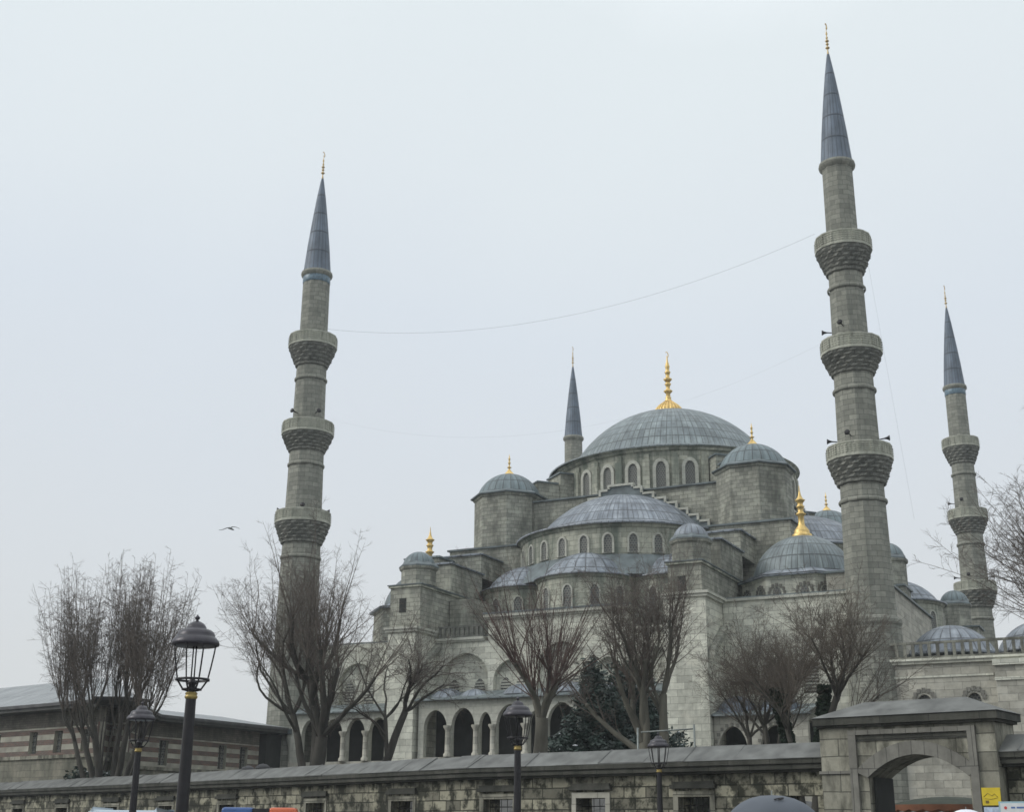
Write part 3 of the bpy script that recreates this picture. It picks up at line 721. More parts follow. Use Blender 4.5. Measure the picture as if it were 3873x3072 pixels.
for cx in (30.1,36.3,42.5):
    d=MB(); d.lathe([(3.15,14.2),(3.2,14.4)]+cap_prof(3.05,2.05,14.45,9),cx,-27.5,48,un=22); d.build("dome",LEAD_L,CY_)

# ---------------------------------------------------------------- precinct wall
def frame_of(a,b):
    g=Vector((b[0]-a[0],b[1]-a[1])); L=g.length; g/=L; n=Vector((g.y,-g.x))
    if n.dot(Vector((CAM.x-a[0],CAM.y-a[1])))<0: n=-n
    return g,n,L
PW=empty("precinct_wall",(WP[2][0],WP[2][1],0.2),"long low precinct wall of stained blocks with lead coping and barred windows","wall")
wins={1:[(.35,1.5),(4.45,5.75),(8.9,10.25),(13.3,14.8)],2:[(4.2,5.8),(11.2,12.8)],3:[(2.6,4.1),(9,10.5),(15.4,17),(22,23.6),(28.6,30.2)],4:[(5,6.6),(12,13.6),(20,21.6)],0:[(19.0,20.4)]}
for i,(a,b) in enumerate(zip(WP,WP[1:])):
    g,n,L=frame_of(a,b)
    s0=0.0; s1=L
    ext=0.0
    if i==0:
        s1=L-5.7 if False else L-5.95
    o=(a[0],a[1])
    holes=[]
    for (w0,w1) in wins.get(i,[]):
        holes.append([(w0,1.75),(w1,1.75),(w1,3.22),(w0,3.22)])
    p=MB(); p.panel(o,g,n,[(s0,0.0),(s1,0.0),(s1,4.06),(s0,4.06)],holes,1.0); p.build("wall",ST_WALL,PW)
    c=MB(); c.obox(o,g,n,s0-.05,s1+.05,-1.25,.38,4.063,4.24); c.obox(o,g,n,s0-.05,s1+.05,-1.1,.24,3.98,4.06) ; c.obox(o,g,n,s0-.05,s1+.05,-1.3,.44,4.243,4.40); c.build("cornice",ST_DARK,PW)
    P=lambda s,t,z:(o[0]+g[0]*s+n[0]*t,o[1]+g[1]*s+n[1]*t,z)
    l=MB(); s_a,s_b=s0-.08,s1+.08; rg=random.Random(i*7+3); q_=s_a
    while q_<s_b-.01:
        e_=min(s_b,q_+rg.uniform(1.1,2.0)); j=[rg.uniform(-.018,.022) for _ in range(3)]; j2=rg.uniform(-.03,.02)
        l.add([P(q_,.47+j2,4.425+j[0]),P(e_,.47+j2,4.425+j[0]),P(e_-.004,-.45,4.95+j[1]),P(q_,-.45,4.95+j[1]),P(q_,-1.35,4.42+j[2]),P(e_-.004,-1.35,4.42+j[2]),P(q_,.47+j2,4.402),P(e_,.47+j2,4.402)],[(0,1,2,3),(3,2,5,4),(0,3,4),(1,5,2),(6,7,1,0)])
        if rg.random()<.3: l.add([P(e_-.03,.48+j2,4.43+j[0]),P(e_+.03,.48+j2,4.43+j[0]),P(e_+.03,-.45,4.975),P(e_-.03,-.45,4.975),P(e_,.49+j2,4.455+j[0]),P(e_,-.45,5.0)],[(0,4,5,3),(4,1,2,5),(0,1,4)])
        q_=e_
    l.build("coping",LEAD_CAP,PW)
    for wi,(w0,w1) in enumerate(wins.get(i,[])):
        if i==1 and wi==0: continue
        h=MB(); h.obox(o,g,n,w0-.28,w1+.28,-.02,.16,3.50,3.64); h.obox(o,g,n,w0-.2,w1+.2,-.02,.10,3.64,3.74); h.build("hood_moulding",ST_DARK,PW)
        f=MB(); f.obox(o,g,n,w0-.2,w0,-.3,.05,1.75,3.22); f.obox(o,g,n,w1,w1+.2,-.3,.05,1.75,3.22); f.obox(o,g,n,w0-.2,w1+.2,-.3,.05,3.222,3.42)
        F=f.build("window",ST_COURT if (i,wi)==(1,2) else ST_GATE,PW)
        r=MB(); z=1.85
        while z<3.2: r.tube([P(w0,-.35,z),P(w1,-.35,z)],[.018,.018],4); z+=.27
        nb=5
        for q in range(1,nb): s_=w0+(w1-w0)*q/nb; r.tube([P(s_,-.37,1.75),P(s_,-.37,3.22)],[.018,.018],4)
        r.build("grille",IRON,F)
# a raised stone kerb on the coping and a boarded shutter behind some grilles
# ---------------------------------------------------------------- gate
GO=Vector((33.4,-82.9)); GD=Vector((.9763,-.2164)); GN=Vector((-.2164,-.9763))
GT=empty("gateway",(GO.x+GD.x*2.9,GO.y+GD.y*2.9,0.2),"weathered stone gateway with wide shallow arch, dark cornice and lead hip roof","gate")
def gseg(s0,s1,zs,za,n=16):
    out_=[]
    for i in range(n+1):
        t=i/n; x=s0+(s1-s0)*t; q=abs(2*t-1); out_.append((x, zs+(za-zs)*(1-q**2.1*0.93-q*.07)))
    return out_
inner=gseg(1.62,4.88,3.72,4.40); outerA=gseg(1.20,5.22,3.92,4.82)
ov=[(0.0,0.0),(1.62,0.0)]+inner+[(4.88,0.0),(5.78,0.0),(5.78,5.3),(0.0,5.3)]
p=MB(); p.panel(GO,GD,GN,ov,[],1.7); 

p.build("wall",ST_GATE,GT)
# arch ring
p=MB(); ring=outerA+[(5.22,3.92)][:0]+inner[::-1]
p.panel(GO+GN*.10,GD,GN,outerA+inner[::-1],[],.3); p.build("arch_ring",ST_GARCH,GT)
p=MB(); p.obox(GO,GD,GN,1.04,1.30,.0,.11,0.2,5.05); p.obox(GO,GD,GN,4.95,5.2,.0,.11,0.2,5.05); p.obox(GO,GD,GN,1.04,5.2,.0,.11,5.053,5.2)
p.obox(GO,GD,GN,-.06,1.04,.0,.07,3.86,3.95); p.build("panel_frame",ST_GARCH,GT)
p=MB(); p.obox(GO,GD,GN,1.302,4.948,.003,.04,4.86,5.03); p.build("inscription_band",ST_DARK,GT)
p=MB(); p.obox(GO,GD,GN,-.03,5.88,-1.82,.12,5.303,5.38); p.obox(GO,GD,GN,-.10,5.97,-1.92,.24,5.383,5.62); p.build("cornice",ST_DARK,GT)
P=lambda s,t,z:(GO.x+GD.x*s+GN.x*t,GO.y+GD.y*s+GN.y*t,z)
p=MB(); p.add([P(-.14,.28,5.624),P(6.01,.28,5.624),P(6.01,-1.96,5.624),P(-.14,-1.96,5.624),P(1.25,-.84,6.16),P(4.70,-.84,6.16)],[(0,1,5,4),(1,2,5),(2,3,4,5),(3,0,4)]); p.build("roof",LEAD_CAP,GT)
for s_,w_ in ((1.62,1),(4.88,-1)):
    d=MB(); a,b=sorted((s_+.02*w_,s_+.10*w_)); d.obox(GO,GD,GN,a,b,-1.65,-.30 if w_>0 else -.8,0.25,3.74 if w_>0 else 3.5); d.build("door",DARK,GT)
# signs beside the gate
sg=empty("yellow_sign",P(5.52,.12,2.8),"square yellow sign fixed to the right pier of the gateway","sign")
q=MB(); q.obox(GO,GD,GN,5.24,5.80,.11,.135,2.85,3.36); q.build("board",plain("sign_yellow",(0.62,0.47,0.02),0.5,0,0.15,3),sg)
q=MB(); q.obox(GO,GD,GN,5.34,5.44,.137,.141,2.91,2.99); q.tube([P(5.30,.139,3.10),P(5.42,.139,3.20),P(5.55,.139,3.12),P(5.62,.139,3.18),P(5.72,.139,3.08)],[.008]*5,4); q.tube([P(5.33,.139,3.05),P(5.50,.139,3.02),P(5.70,.139,3.06)],[.006]*3,4); q.build("marks",plain("sign_ink",(0.16,0.11,0.02),0.6,0,.1,3),sg)
q=MB(); q.obox(GO,GD,GN,5.26,5.78,.10,.125,2.55,2.80); q.build("lower_board",plain("sign_blue_white",(0.42,0.50,0.62),0.5,0,0.3,9),sg)
s2=empty("white_sign",P(6.3,.35,0.2),"white notice board in a pale blue frame right of the yellow sign","sign")
q=MB(); q.obox(GO,GD,GN,5.86,7.1,.50,.55,2.35,2.95); q.build("frame",plain("sign_frame",(0.30,0.45,0.50),0.5,0,0.1,3),s2)
q=MB(); q.obox(GO,GD,GN,5.91,7.05,.553,.56,2.40,2.90); q.build("board",WHITEP,s2)
q=MB(); q.lathe([(.001,0),(.045,0.0)],0,0,12); q.v=[P(6.06+v[0],.565,2.77+v[1]) for v in q.v]; q.build("red_dot",plain("sign_red",(0.5,0.05,0.04),0.5,0,0.1,3),s2)
q=MB(); q.obox(GO,GD,GN,6.22,6.34,.561,.564,2.75,2.80); q.obox(GO,GD,GN,6.38,6.6,.561,.564,2.75,2.80); q.build("print",plain("sign_blue",(0.08,0.15,0.35),0.5,0,0.1,3),s2)
q=MB(); q.obox(GO,GD,GN,5.9,5.96,.46,.50,0.2,2.9); q.obox(GO,GD,GN,7.0,7.06,.46,.50,0.2,2.9); q.build("post",STEEL,s2)

# ---------------------------------------------------------------- low building on the left
LB=empty("low_building",(-19,-58,3.5),"long low hall banded in brick and stone under a wide lead roof, left edge","building")
E0=(-17.7,-60.0);E1=(-58.0,-52.4);EB=(-24.7,-48.3);E2=(-23.7,-33.4); ZE=10.26
BAND=None
def banded(name):
    m,n,b=newmat(name); t=N(n,"ShaderNodeTexCoord")
    sp_=N(n,"ShaderNodeSeparateXYZ"); n.links.new(t.outputs["UV"],sp_.inputs[0])
    md=N(n,"ShaderNodeMath"); md.operation='MULTIPLY'; md.inputs[1].default_value=1/0.72; n.links.new(sp_.outputs[1],md.inputs[0])
    fr=N(n,"ShaderNodeMath"); fr.operation='FRACT'; n.links.new(md.outputs[0],fr.inputs[0])
    gt=N(n,"ShaderNodeMath"); gt.operation='GREATER_THAN'; gt.inputs[1].default_value=0.5; n.links.new(fr.outputs[0],gt.inputs[0])
    bk=N(n,"ShaderNodeTexBrick"); bk.inputs["Scale"].default_value=1; bk.inputs["Brick Width"].default_value=.4; bk.inputs["Row Height"].default_value=.12
    bk.inputs["Color1"].default_value=(.20,.115,.09,1); bk.inputs["Color2"].default_value=(.12,.095,.08,1); bk.inputs["Mortar"].default_value=(.17,.15,.13,1); bk.inputs["Mortar Size"].default_value=.02
    n.links.new(t.outputs["UV"],bk.inputs[0])
    nz=N(n,"ShaderNodeTexNoise"); nz.inputs["Scale"].default_value=.9; nz.inputs["Detail"].default_value=7; n.links.new(t.outputs["Object"],nz.inputs[0])
    st=mixc(n,(.26,.25,.21),(.46,.45,.37),rampn(n,nz.outputs[0],.35,.65))
    bb=mixc(n,bk.outputs[0],(.10,.08,.07),rampn(n,nz.outputs[0],.45,.7,(0,0,0,1),(.8,.8,.8,1)))
    c=mixc(n,st,bb,gt.outputs[0]); n.links.new(c,b.inputs["Base Color"]); b.inputs["Roughness"].default_value=.9; return m
BAND=banded("brick_and_stone_bands")
ST_BR=stone("brown_upper_wall",(0.213,0.194,0.163),(0.150,0.138,0.119),(0.100,0.094,0.081),.5,.16,lo=.4,hi=.6,amt=.6,sscale=.6)
ST_LB=stone("lower_wall_stone",(0.275,0.264,0.209),(0.187,0.182,0.149),(0.110,0.110,0.088),1.1,.45,lo=.42,hi=.62,amt=.75,sscale=.5,light=(0.330,0.308,0.242))
for (a,b,k) in ((E0,E1,0),(E0,EB,1),(EB,E2,2)):
    g,n,L=frame_of(a,b); o=(a[0]-n[0]*1.3+g[0]*1.3,a[1]-n[1]*1.3+g[1]*1.3)
    Lw=L-1.3-(2.0 if k==2 else 0)+(1.0 if k==1 else 0)
    zb=6.86 if k==0 else 6.5
    if k==2: o=(o[0]-g[0]*4.5,o[1]-g[1]*4.5); Lw+=4.5
    holes=[]; ws=[]
    s_=1.5
    pat=[1.3,2.2,2.0,3.6] if k==0 else [2.2,1.7,3.0,1.6]
    i_=0
    while s_<Lw-1.2:
        holes.append([(s_,zb+.15),(s_+.95,zb+.15),(s_+.95,8.5),(s_,8.5)]); ws.append(s_); s_+=.95+pat[i_%4]; i_+=1
    p=MB(); p.panel(o,g,n,[(0,zb),(Lw,zb),(Lw,8.75),(0,8.75)],holes,.5); p.build("wall",BAND,LB)
    p=MB(); p.panel(o,g,n,[(0,8.753),(Lw,8.753),(Lw,9.85),(0,9.85)],[],.5); p.build("upper_wall",ST_BR,LB)
    p=MB(); p.obox(o,g,n,0,Lw,-.6,.12,2.8,zb-.003); p.build("lower_wall",ST_LB,LB)
    p=MB(); p.obox(o,g,n,-.1,Lw+.1,-.2,.25,zb-.25,zb-.003+.0); p.build("string_course",ST_GATE,LB)
    for s_ in ws:
        w=MB(); w.obox(o,g,n,s_,s_+.95,-.35,-.3,zb+.15,8.5); W_=w.build("window",GRILLE,LB)
        m_=MB(); m_.obox(o,g,n,s_+.42,s_+.53,-.298,-.25,zb+.15,8.5)
        for zz in (7.4,7.8,8.2): m_.obox(o,g,n,s_,s_+.42,-.298,-.26,zz,zz+.05); m_.obox(o,g,n,s_+.53,s_+.95,-.298,-.26,zz,zz+.05)
        m_.build("bars",ST_DARK,W_)
    p=MB(); p.obox((a[0],a[1]),g,n,0.0,L,-1.9,0,ZE-.45,ZE-.22); p.build("soffit",plain("soffit_timber_%d"%k,(0.06,0.062,0.058),.8,0,.4,1.5),LB)
    p=MB(); p.obox((a[0],a[1]),g,n,-.1,L,-2.0,.12,ZE-.217,ZE); p.build("fascia",plain("fascia_timber_%d"%k,(0.08,0.08,0.08),.8,0,.3,1.5),LB)
# roof: pyramid over the left block, low pitch over the wing
rf=MB()
g0,n0,L0=frame_of(E0,E1); g1,n1,L1=frame_of(E0,EB)
def lp(a,b,z): return (E0[0]+g0[0]*a+g1[0]*b,E0[1]+g0[1]*a+g1[1]*b,z)
def roof_face(pts,uvd):
    o=len(rf.v); V=[Vector(p) for p in pts]; u=(V[1]-V[0]).normalized(); nn=(V[1]-V[0]).cross(V[2]-V[0]).normalized(); v=nn.cross(u)
    uv=[((q-V[0]).dot(u),(q-V[0]).dot(v)) for q in V]; rf.add(pts,[tuple(range(len(pts)))],[uv])
z0=ZE+.003
gb,nb_,Lb=frame_of(E0,EB); gc,nc_,Lc=frame_of(EB,E2)
pk=(E0[0]-9.0,E0[1]+8.2,12.75); pk2=(E0[0]-27,E0[1]+11.5,12.75)
c0=(E0[0]-gb[0]*.1-g0[0]*.1,E0[1]-gb[1]*.1-g0[1]*.1,z0)
roof_face([c0,lp(36,-.1,z0),pk2,pk],0); roof_face([c0,pk,(EB[0],EB[1],z0)],0)
roof_face([(EB[0],EB[1],z0),pk,pk2,(EB[0]-20,EB[1]+3,z0)],0)
wr=(EB[0]-nc_[0]*7.5+gc[0]*1.0,EB[1]-nc_[1]*7.5,11.45); we=(E2[0]-nc_[0]*7.5,E2[1]-nc_[1]*7.5,11.45)
roof_face([(EB[0]+nc_[0]*.1,EB[1]+nc_[1]*.1,z0),(E2[0]+nc_[0]*.1,E2[1]+nc_[1]*.1,z0),we,wr],0)
LEAD_LB=lead("seamed_roof",(0.27,0.285,0.285),(0.225,0.24,0.24),rowh=3.0,bw=.7,rough=.5,mott=.3,seam=.65)
rf.build("roof",LEAD_LB,LB)
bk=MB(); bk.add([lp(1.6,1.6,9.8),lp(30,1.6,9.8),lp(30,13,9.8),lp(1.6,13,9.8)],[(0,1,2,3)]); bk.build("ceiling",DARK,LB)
# dark porch at the end with a pale column
g,n,L=frame_of(EB,E2); E0=EB
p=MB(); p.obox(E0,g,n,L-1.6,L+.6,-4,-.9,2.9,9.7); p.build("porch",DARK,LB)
p=MB(); p.obox(E0,g,n,L-.003,L+1.6,-4,.3,9.75,10.2); p.build("porch_roof",LEAD_SK,LB)
for s_ in (L+.6,):
    c=MB(); x,y=E0[0]+g[0]*s_+n[0]*.0,E0[1]+g[1]*s_+n[1]*.0; c.lathe([(.32,3.4),(.26,4.0),(.25,8.6),(.34,8.9),(.45,9.3),(.45,9.75)],x,y,14); c.build("column",ST_TRIM,LB)

# ---------------------------------------------------------------- trees
def branch(mb,p,d,L,r0,r1,nseg,wob,up,rng,k=4):
    pts=[p.copy()];rd=[r0]; q=p.copy(); dd=d.copy()
    for i in range(nseg):
        dd=(dd+Vector((rng.gauss(0,wob),rng.gauss(0,wob),rng.gauss(0,wob)*.6+up))).normalized()
        q=q+dd*(L/nseg); pts.append(q.copy()); rd.append(r0+(r1-r0)*(i+1)/nseg)
    mb.tube(pts,rd,k,cap=False); return pts,rd,dd
def tilt(d,ang,az):
    x=d.cross(Vector((0,0,1)))
    if x.length<.1: x=Vector((1,0,0))
    x.normalize(); y=d.cross(x); ax=x*math.cos(az)+y*math.sin(az)
    return (Matrix.Rotation(ang,3,ax)@d).normalized()
def along(pts,t):
    f=t*(len(pts)-1); i=min(int(f),len(pts)-2); return pts[i].lerp(pts[i+1],f-i),(pts[i+1]-pts[i]).normalized(),i
def tree(label,base,stems,limb,shoot,twig,bark,tw,seed,group="bare trees along the wall",tr=.014,ivy=None,knots=True):
    """stems: list of (dx,dy,lean_az_deg,lean_deg,length,radius); limb/shoot/twig: dicts of n, L, ang, up"""
    rng=random.Random(seed)
    root=empty("bare_tree",base,label,"tree",group)
    T=MB();Cr=MB()
    B=Vector(base)
    for (dx,dy,az,lean,L,r) in stems:
        d=Vector((math.sin(R(lean))*math.cos(R(az)),math.sin(R(lean))*math.sin(R(az)),math.cos(R(lean))))
        pts,rd,dd=branch(T,B+Vector((dx,dy,0)),d,L,r*1.15,r*.78,7,.05,.02,rng,9)
        limbs=[]
        nl=limb['n']
        for i in range(nl):
            t=1.0 if i<nl*.6 else rng.uniform(.7,1)
            p,_,_=along(pts,t)
            a=R(rng.uniform(*limb['ang'])); azl=2*PI*(i+rng.uniform(-.3,.3))/nl
            d1=tilt(dd,a,azl)
            Ll=limb['L']*rng.uniform(.75,1.15); rl=r*.5*rng.uniform(.8,1.1)
            lp_,lr_,ld=branch(T,p,d1,Ll,rl,rl*.45,6,limb.get('wob',.10),limb.get('up',.06),rng,7)
            if knots: T.tube([lp_[-1]-ld*.15,lp_[-1],lp_[-1]+ld*.12],[rl*.4,rl*.7,rl*.35],6)
            limbs.append((lp_,lr_,ld,rl))
        for lp_,lr_,ld,rl in limbs:
            for j in range(shoot['n']):
                t=1.0 if rng.random()<shoot.get('tip',.5) else rng.uniform(.35,1)
                p,dl,_=along(lp_,t); d2=tilt(dl,R(rng.uniform(*shoot['ang'])),rng.uniform(0,2*PI))
                d2=(d2+Vector((0,0,shoot.get('lift',.4)))).normalized()
                Ls=shoot['L']*rng.uniform(.42,1.22); rs_=max(tr*2.0,rl*.26*rng.uniform(.7,1.1))
                sp_,sr_,sd_=branch(Cr,p,d2,Ls,rs_,tr*.9,6,shoot.get('wob',.07),shoot.get('up',.05),rng,4)
                for q in range(twig['n']):
                    t=rng.uniform(.15,1)**.8; p3,d3,_=along(sp_,t); d3=tilt(d3,R(rng.uniform(*twig['ang'])),rng.uniform(0,2*PI)); 
                    Lt=twig['L']*rng.uniform(.4,1.1)*(1.15-.5*t)
                    tp,_,_=branch(Cr,p3,d3,Lt,tr,tr*.6,3,.12,twig.get('up',.06),rng,3)
                    for w in range(twig.get('sub',2)):
                        p4,d4,_=along(tp,rng.uniform(.2,.95)); branch(Cr,p4,tilt(d4,R(rng.uniform(20,50)),rng.uniform(0,2*PI)),Lt*rng.uniform(.3,.6),tr*.75,tr*.45,2,.1,.05,rng,3)
    T.build("trunk",bark,root); Cr.build("crown",tw,root)
    if ivy:
        I=MB()
        for _ in range(ivy[2]):
            z=rng.uniform(ivy[0],ivy[1]); a=rng.uniform(0,2*PI)
            st=stems[rng.randrange(len(stems))]; az,lean=R(st[2]),R(st[3]); l_=(z-B.z)/max(.3,math.cos(lean))
            c=Vector((B.x+st[0]+math.sin(lean)*math.cos(az)*l_,B.y+st[1]+math.sin(lean)*math.sin(az)*l_,z)); rr=rng.uniform(.15,ivy[3])
            c+=Vector((math.cos(a)*rr,math.sin(a)*rr,0)); u_=Vector((rng.gauss(0,1),rng.gauss(0,1),rng.gauss(0,1))).normalized(); v_=u_.orthogonal().normalized(); s_=rng.uniform(.06,.13)
            I.add([c+u_*s_,c+v_*s_,c-u_*s_,c-v_*s_],[(0,1,2,3)])
        I.build("ivy",IVY,root)
    return root
# 1: tall many-stemmed tree, far left
tree("wide many-stemmed bare tree in front of the low building at far left",(-15.6,-63.0,3.4),
     [(-.9,.2,200,16,4.8,.19),(-.3,0,190,6,5.4,.21),(.4,.1,20,5,5.4,.21),(.9,0,10,18,5.0,.18),(-1.0,0,185,30,5.2,.16),(1.1,.1,350,32,4.8,.15),(.1,.3,200,1,5.6,.19)],
     dict(n=5,L=2.8,ang=(10,48),up=.16,wob=.11),dict(n=11,L=6.9,ang=(6,40),lift=.75,up=.15,wob=.05,tip=.35),dict(n=15,L=1.1,ang=(35,80),sub=3,up=.02),BARK,TWIG,15,tr=.0092)
# 2: large spreading tree in front of the left minaret
tree("large spreading bare tree rising in front of the left minaret",(-1.5,-61.4,3.5),
     [(0,0,90,2,3.8,.44),(.1,0,60,3,7.0,.34),(-.2,0,190,10,5.2,.24)],
     dict(n=7,L=4.9,ang=(14,60),up=.09,wob=.13),dict(n=11,L=5.2,ang=(12,55),lift=.42,up=.08,wob=.10,tip=.28),dict(n=15,L=1.15,ang=(30,75),sub=4,up=.02),BARK,TWIG,24,tr=.0076,knots=False)
tree("leaning bare tree between the big spreading tree and the left buttress",(1.0,-58.5,3.5),
     [(0,0,30,10,5.6,.26),(.6,.2,60,2,5.0,.15)],
     dict(n=6,L=3.8,ang=(12,60),up=.03,wob=.18),dict(n=9,L=3.0,ang=(15,65),lift=.10,up=-.01,wob=.18,tip=.25),dict(n=12,L=.9,ang=(25,70),sub=3,up=-.03),BARK,TWIG,31,tr=.0078,knots=False)
# 3: pollarded tree with reddish shoots
tree("pollarded tree with upright reddish shoots, left of the dark evergreens",(15.1,-65.7,3.5),
     [(0,0,90,1,4.0,.40)],
     dict(n=7,L=2.7,ang=(16,46),up=.10,wob=.13),dict(n=16,L=5.6,ang=(5,46),lift=.22,up=.05,wob=.06,tip=.4),dict(n=14,L=.95,ang=(25,65),sub=2,up=.03),BARK_P,TWIG_R,42,tr=.0060)
# 4: two-forked tree right of the evergreens
tree("forked bare tree with twin trunks, right of the dark evergreens",(21.9,-67.2,3.5),
     [(-.1,0,180,3,2.6,.44),(-.3,0,180,5,4.8,.20),(.2,0,10,5,4.8,.24)],
     dict(n=5,L=3.6,ang=(14,42),up=.10,wob=.11),dict(n=13,L=3.7,ang=(10,50),lift=.34,up=.05,wob=.11,tip=.3),dict(n=15,L=.95,ang=(30,75),sub=3,up=.0),BARK_P,TWIG,58,tr=.0066)
# 5/6 right hand pair
tree("bare tree with dense brownish twigs, left of the ivy-clad tree",(27.95,-71.3,3.0),
     [(0,0,170,10,3.0,.13),(.25,0,20,7,3.4,.14),(.1,.2,0,20,3.2,.11)],
     dict(n=6,L=2.0,ang=(14,55),up=.08,wob=.14),dict(n=12,L=2.6,ang=(10,62),lift=.34,up=.06,wob=.12,tip=.3),dict(n=13,L=.8,ang=(30,80),sub=3,up=.02),BARK,TWIG_B,63,tr=.0050)
tree("bare tree with an ivy-clad trunk just left of the gateway",(31.05,-74.6,2.6),
     [(0,0,20,8,4.7,.16),(-.4,.1,160,12,4.0,.12)],
     dict(n=8,L=2.2,ang=(14,62),up=.08,wob=.15),dict(n=18,L=2.7,ang=(12,60),lift=.25,up=.04,wob=.14,tip=.25),dict(n=12,L=.75,ang=(30,75),sub=3,up=.02),BARK,TWIG_B,77,tr=.0056,ivy=(4.2,7.6,2200,.26))
# 7 far right
tree("large bare tree cut off by the right edge of the picture",(43.5,-63.2,3.2),
     [(0,0,180,4,7.6,.30),(.1,.1,185,10,7.2,.2)],
     dict(n=10,L=4.6,ang=(10,62),up=.12,wob=.12),dict(n=18,L=5.4,ang=(15,60),lift=.28,up=.05,wob=.11,tip=.25),dict(n=17,L=1.1,ang=(30,75),sub=4,up=.02),BARK,TWIG,89,tr=.0075,knots=False)
# thin saplings on the street side at far left
for i,(x,y,h,lb) in enumerate(((3.4,-98.0,3.6,"thin leafless sapling before the wall at the left edge of the picture"),(8.2,-99.4,3.3,"thin leafless sapling before the wall, right of another sapling"))):
    tree(lb,(x,y,.2),[(0,0,100,3,1.7,.04)],dict(n=3,L=.6,ang=(10,30),up=.1),dict(n=3,L=.5,ang=(10,40),lift=.4),dict(n=3,L=.3,ang=(20,50),sub=1),BARK,TWIG,200+i,group="saplings on the street",tr=.006,knots=False)

# evergreens (magnolia like) with bits of snow
def evergreen(label,base,blobs,n,seed,snow=60):
    rng=random.Random(seed); root=empty("evergreen_tree",base,label,"tree","evergreens before the arcade")
    T=MB(); B=Vector(base)
    for k in range(4): branch(T,B,tilt(Vector((0,0,1)),R(rng.uniform(2,25)),rng.uniform(0,6.28)),5.5,.12,.03,6,.06,.05,rng,6)
    T.build("trunk",BARK,root)
    Lf=MB(); Sn=MB()
    cl=[]
    for (cx,cy,cz,rx,rz) in blobs:
        for _ in range(int(n*rx*rz)):
            u=Vector((rng.gauss(0,1),rng.gauss(0,1),rng.gauss(0,1))).normalized()*(rng.random()**.45)
            cl.append((Vector((cx+u.x*rx,cy+u.y*rx,cz+u.z*rz)),u))
    for c,u in cl:
        for _ in range(26):
            p=c+Vector((rng.gauss(0,.17),rng.gauss(0,.17),rng.gauss(0,.15)))
            a=Vector((rng.gauss(0,1),rng.gauss(0,1),rng.gauss(0,.7))).normalized(); b=a.orthogonal().normalized(); s_=rng.uniform(.06,.13)
            Lf.add([p+a*s_*1.6,p+b*s_*.6,p-a*s_*1.2,p-b*s_*.6],[(0,1,2,3)])
    Lf.build("foliage",LEAF,root)
    top=[c for c,u in cl if u.z>-.2 and u.length>.6]; rng.shuffle(top)
    for c in top[:snow]:
        s_=rng.uniform(.05,.12); x=[(c.x+s_*rng.uniform(.8,1.6)*math.cos(t),c.y+s_*math.sin(t),c.z+.16+rng.uniform(0,.02)) for t in (0,1.2,2.4,3.6,4.8)]
        Sn.add(x+[(c.x,c.y,c.z+.22)],[(0,1,5),(1,2,5),(2,3,5),(3,4,5),(4,0,5)])
    Sn.build("snow",SNOW,root)
    return root
evergreen("dark glossy evergreen dusted with snow, nearer the reddish pollard",(15.6,-60.6,3.5),[(15.4,-60.8,6.3,2.1,2.0),(16.3,-60.5,8.3,1.5,1.5),(15.9,-60.7,10.0,.8,1.2),(17.3,-60.9,5.6,2.2,1.4)],46,5,24)
evergreen("dark evergreen shrub-tree close behind the forked tree",(17.9,-58.6,3.5),[(17.4,-58.8,6.4,2.0,2.2),(17.5,-58.5,8.6,1.5,1.8),(16.9,-58.6,10.1,1.0,1.1),(19.6,-58.6,5.6,1.3,1.5)],44,6,12)
sh=evergreen("low dark shrub at the foot of the low building, far left",(-17.2,-62.0,3.5),[(-18.4,-62.0,5.0,1.2,.9),(-16.6,-62.2,4.8,.9,.6)],26,8,6)
sh['group']="shrubs by the low building"; sh.name="shrub"

# ---------------------------------------------------------------- street lamps
def make_lamp(loc,label):
    root=empty("street_lamp",loc,label,"street lamp","street lamps with bell-shaped lanterns")
    x,y,z=loc; 
    def L_(prof,name,mat,seg=20,par=None):
        b=MB(); b.lathe([(r,z+h) for r,h in prof],x,y,seg); return b.build(name,mat,par or root)
    L_([(.20,0),(.22,.05),(.20,.30),(.15,.42),(.13,.8),(.105,.95),(.098,2.3),(.083,3.90)],"pole",IRON)
    L_([(.085,3.90),(.095,3.91),(.105,3.93),(.10,3.95),(.085,3.965),(.10,3.98),(.095,4.00),(.08,4.01)],"collar",BRASS)
    L_([(.08,4.0),(.06,4.03),(.055,4.12),(.075,4.15),(.055,4.19),(.04,4.22)],"neck",IRON)
    b=MB()
    for k in range(8):
        a=2*PI*k/8+.3; c,s_=math.cos(a),math.sin(a)
        b.tube([(x+r*c,y+r*s_,z+h) for r,h in ((.07,4.03),(.15,4.05),(.20,4.12),(.255,4.20),(.30,4.42),(.335,4.62),(.355,4.76))],[.012]*7,5)
    L=b; b.lathe([(.245,z+4.19),(.275,z+4.19),(.275,z+4.225),(.245,z+4.225),(.245,z+4.19)],x,y,24)
    b.lathe([(.13,z+4.04),(.16,z+4.04),(.16,z+4.065),(.13,z+4.065),(.13,z+4.04)],x,y,20)
    for k in range(2): b.tube([(x+(.03 if k else -.03),y,z+4.2),(x+(.03 if k else -.03),y,z+4.78)],[.012,.012],5)
    b.build("lantern_frame",IRON,root)
    cap=L_([(.02,4.74),(.345,4.745),(.385,4.76),(.385,4.80),(.37,4.84),(.33,4.885),(.31,4.895),(.305,4.93),(.285,4.975),(.23,5.01),(.165,5.025),(.155,5.06),(.12,5.11),(.06,5.145),(.03,5.15),(.02,5.175),(.04,5.195),(.045,5.215),(.02,5.24),(.008,5.26)],"lamp_cap",IRON_C,28)
    return root
lamp=make_lamp((29.85,-110.22,0.1),"nearest and tallest-looking black street lamp, left side of the picture")
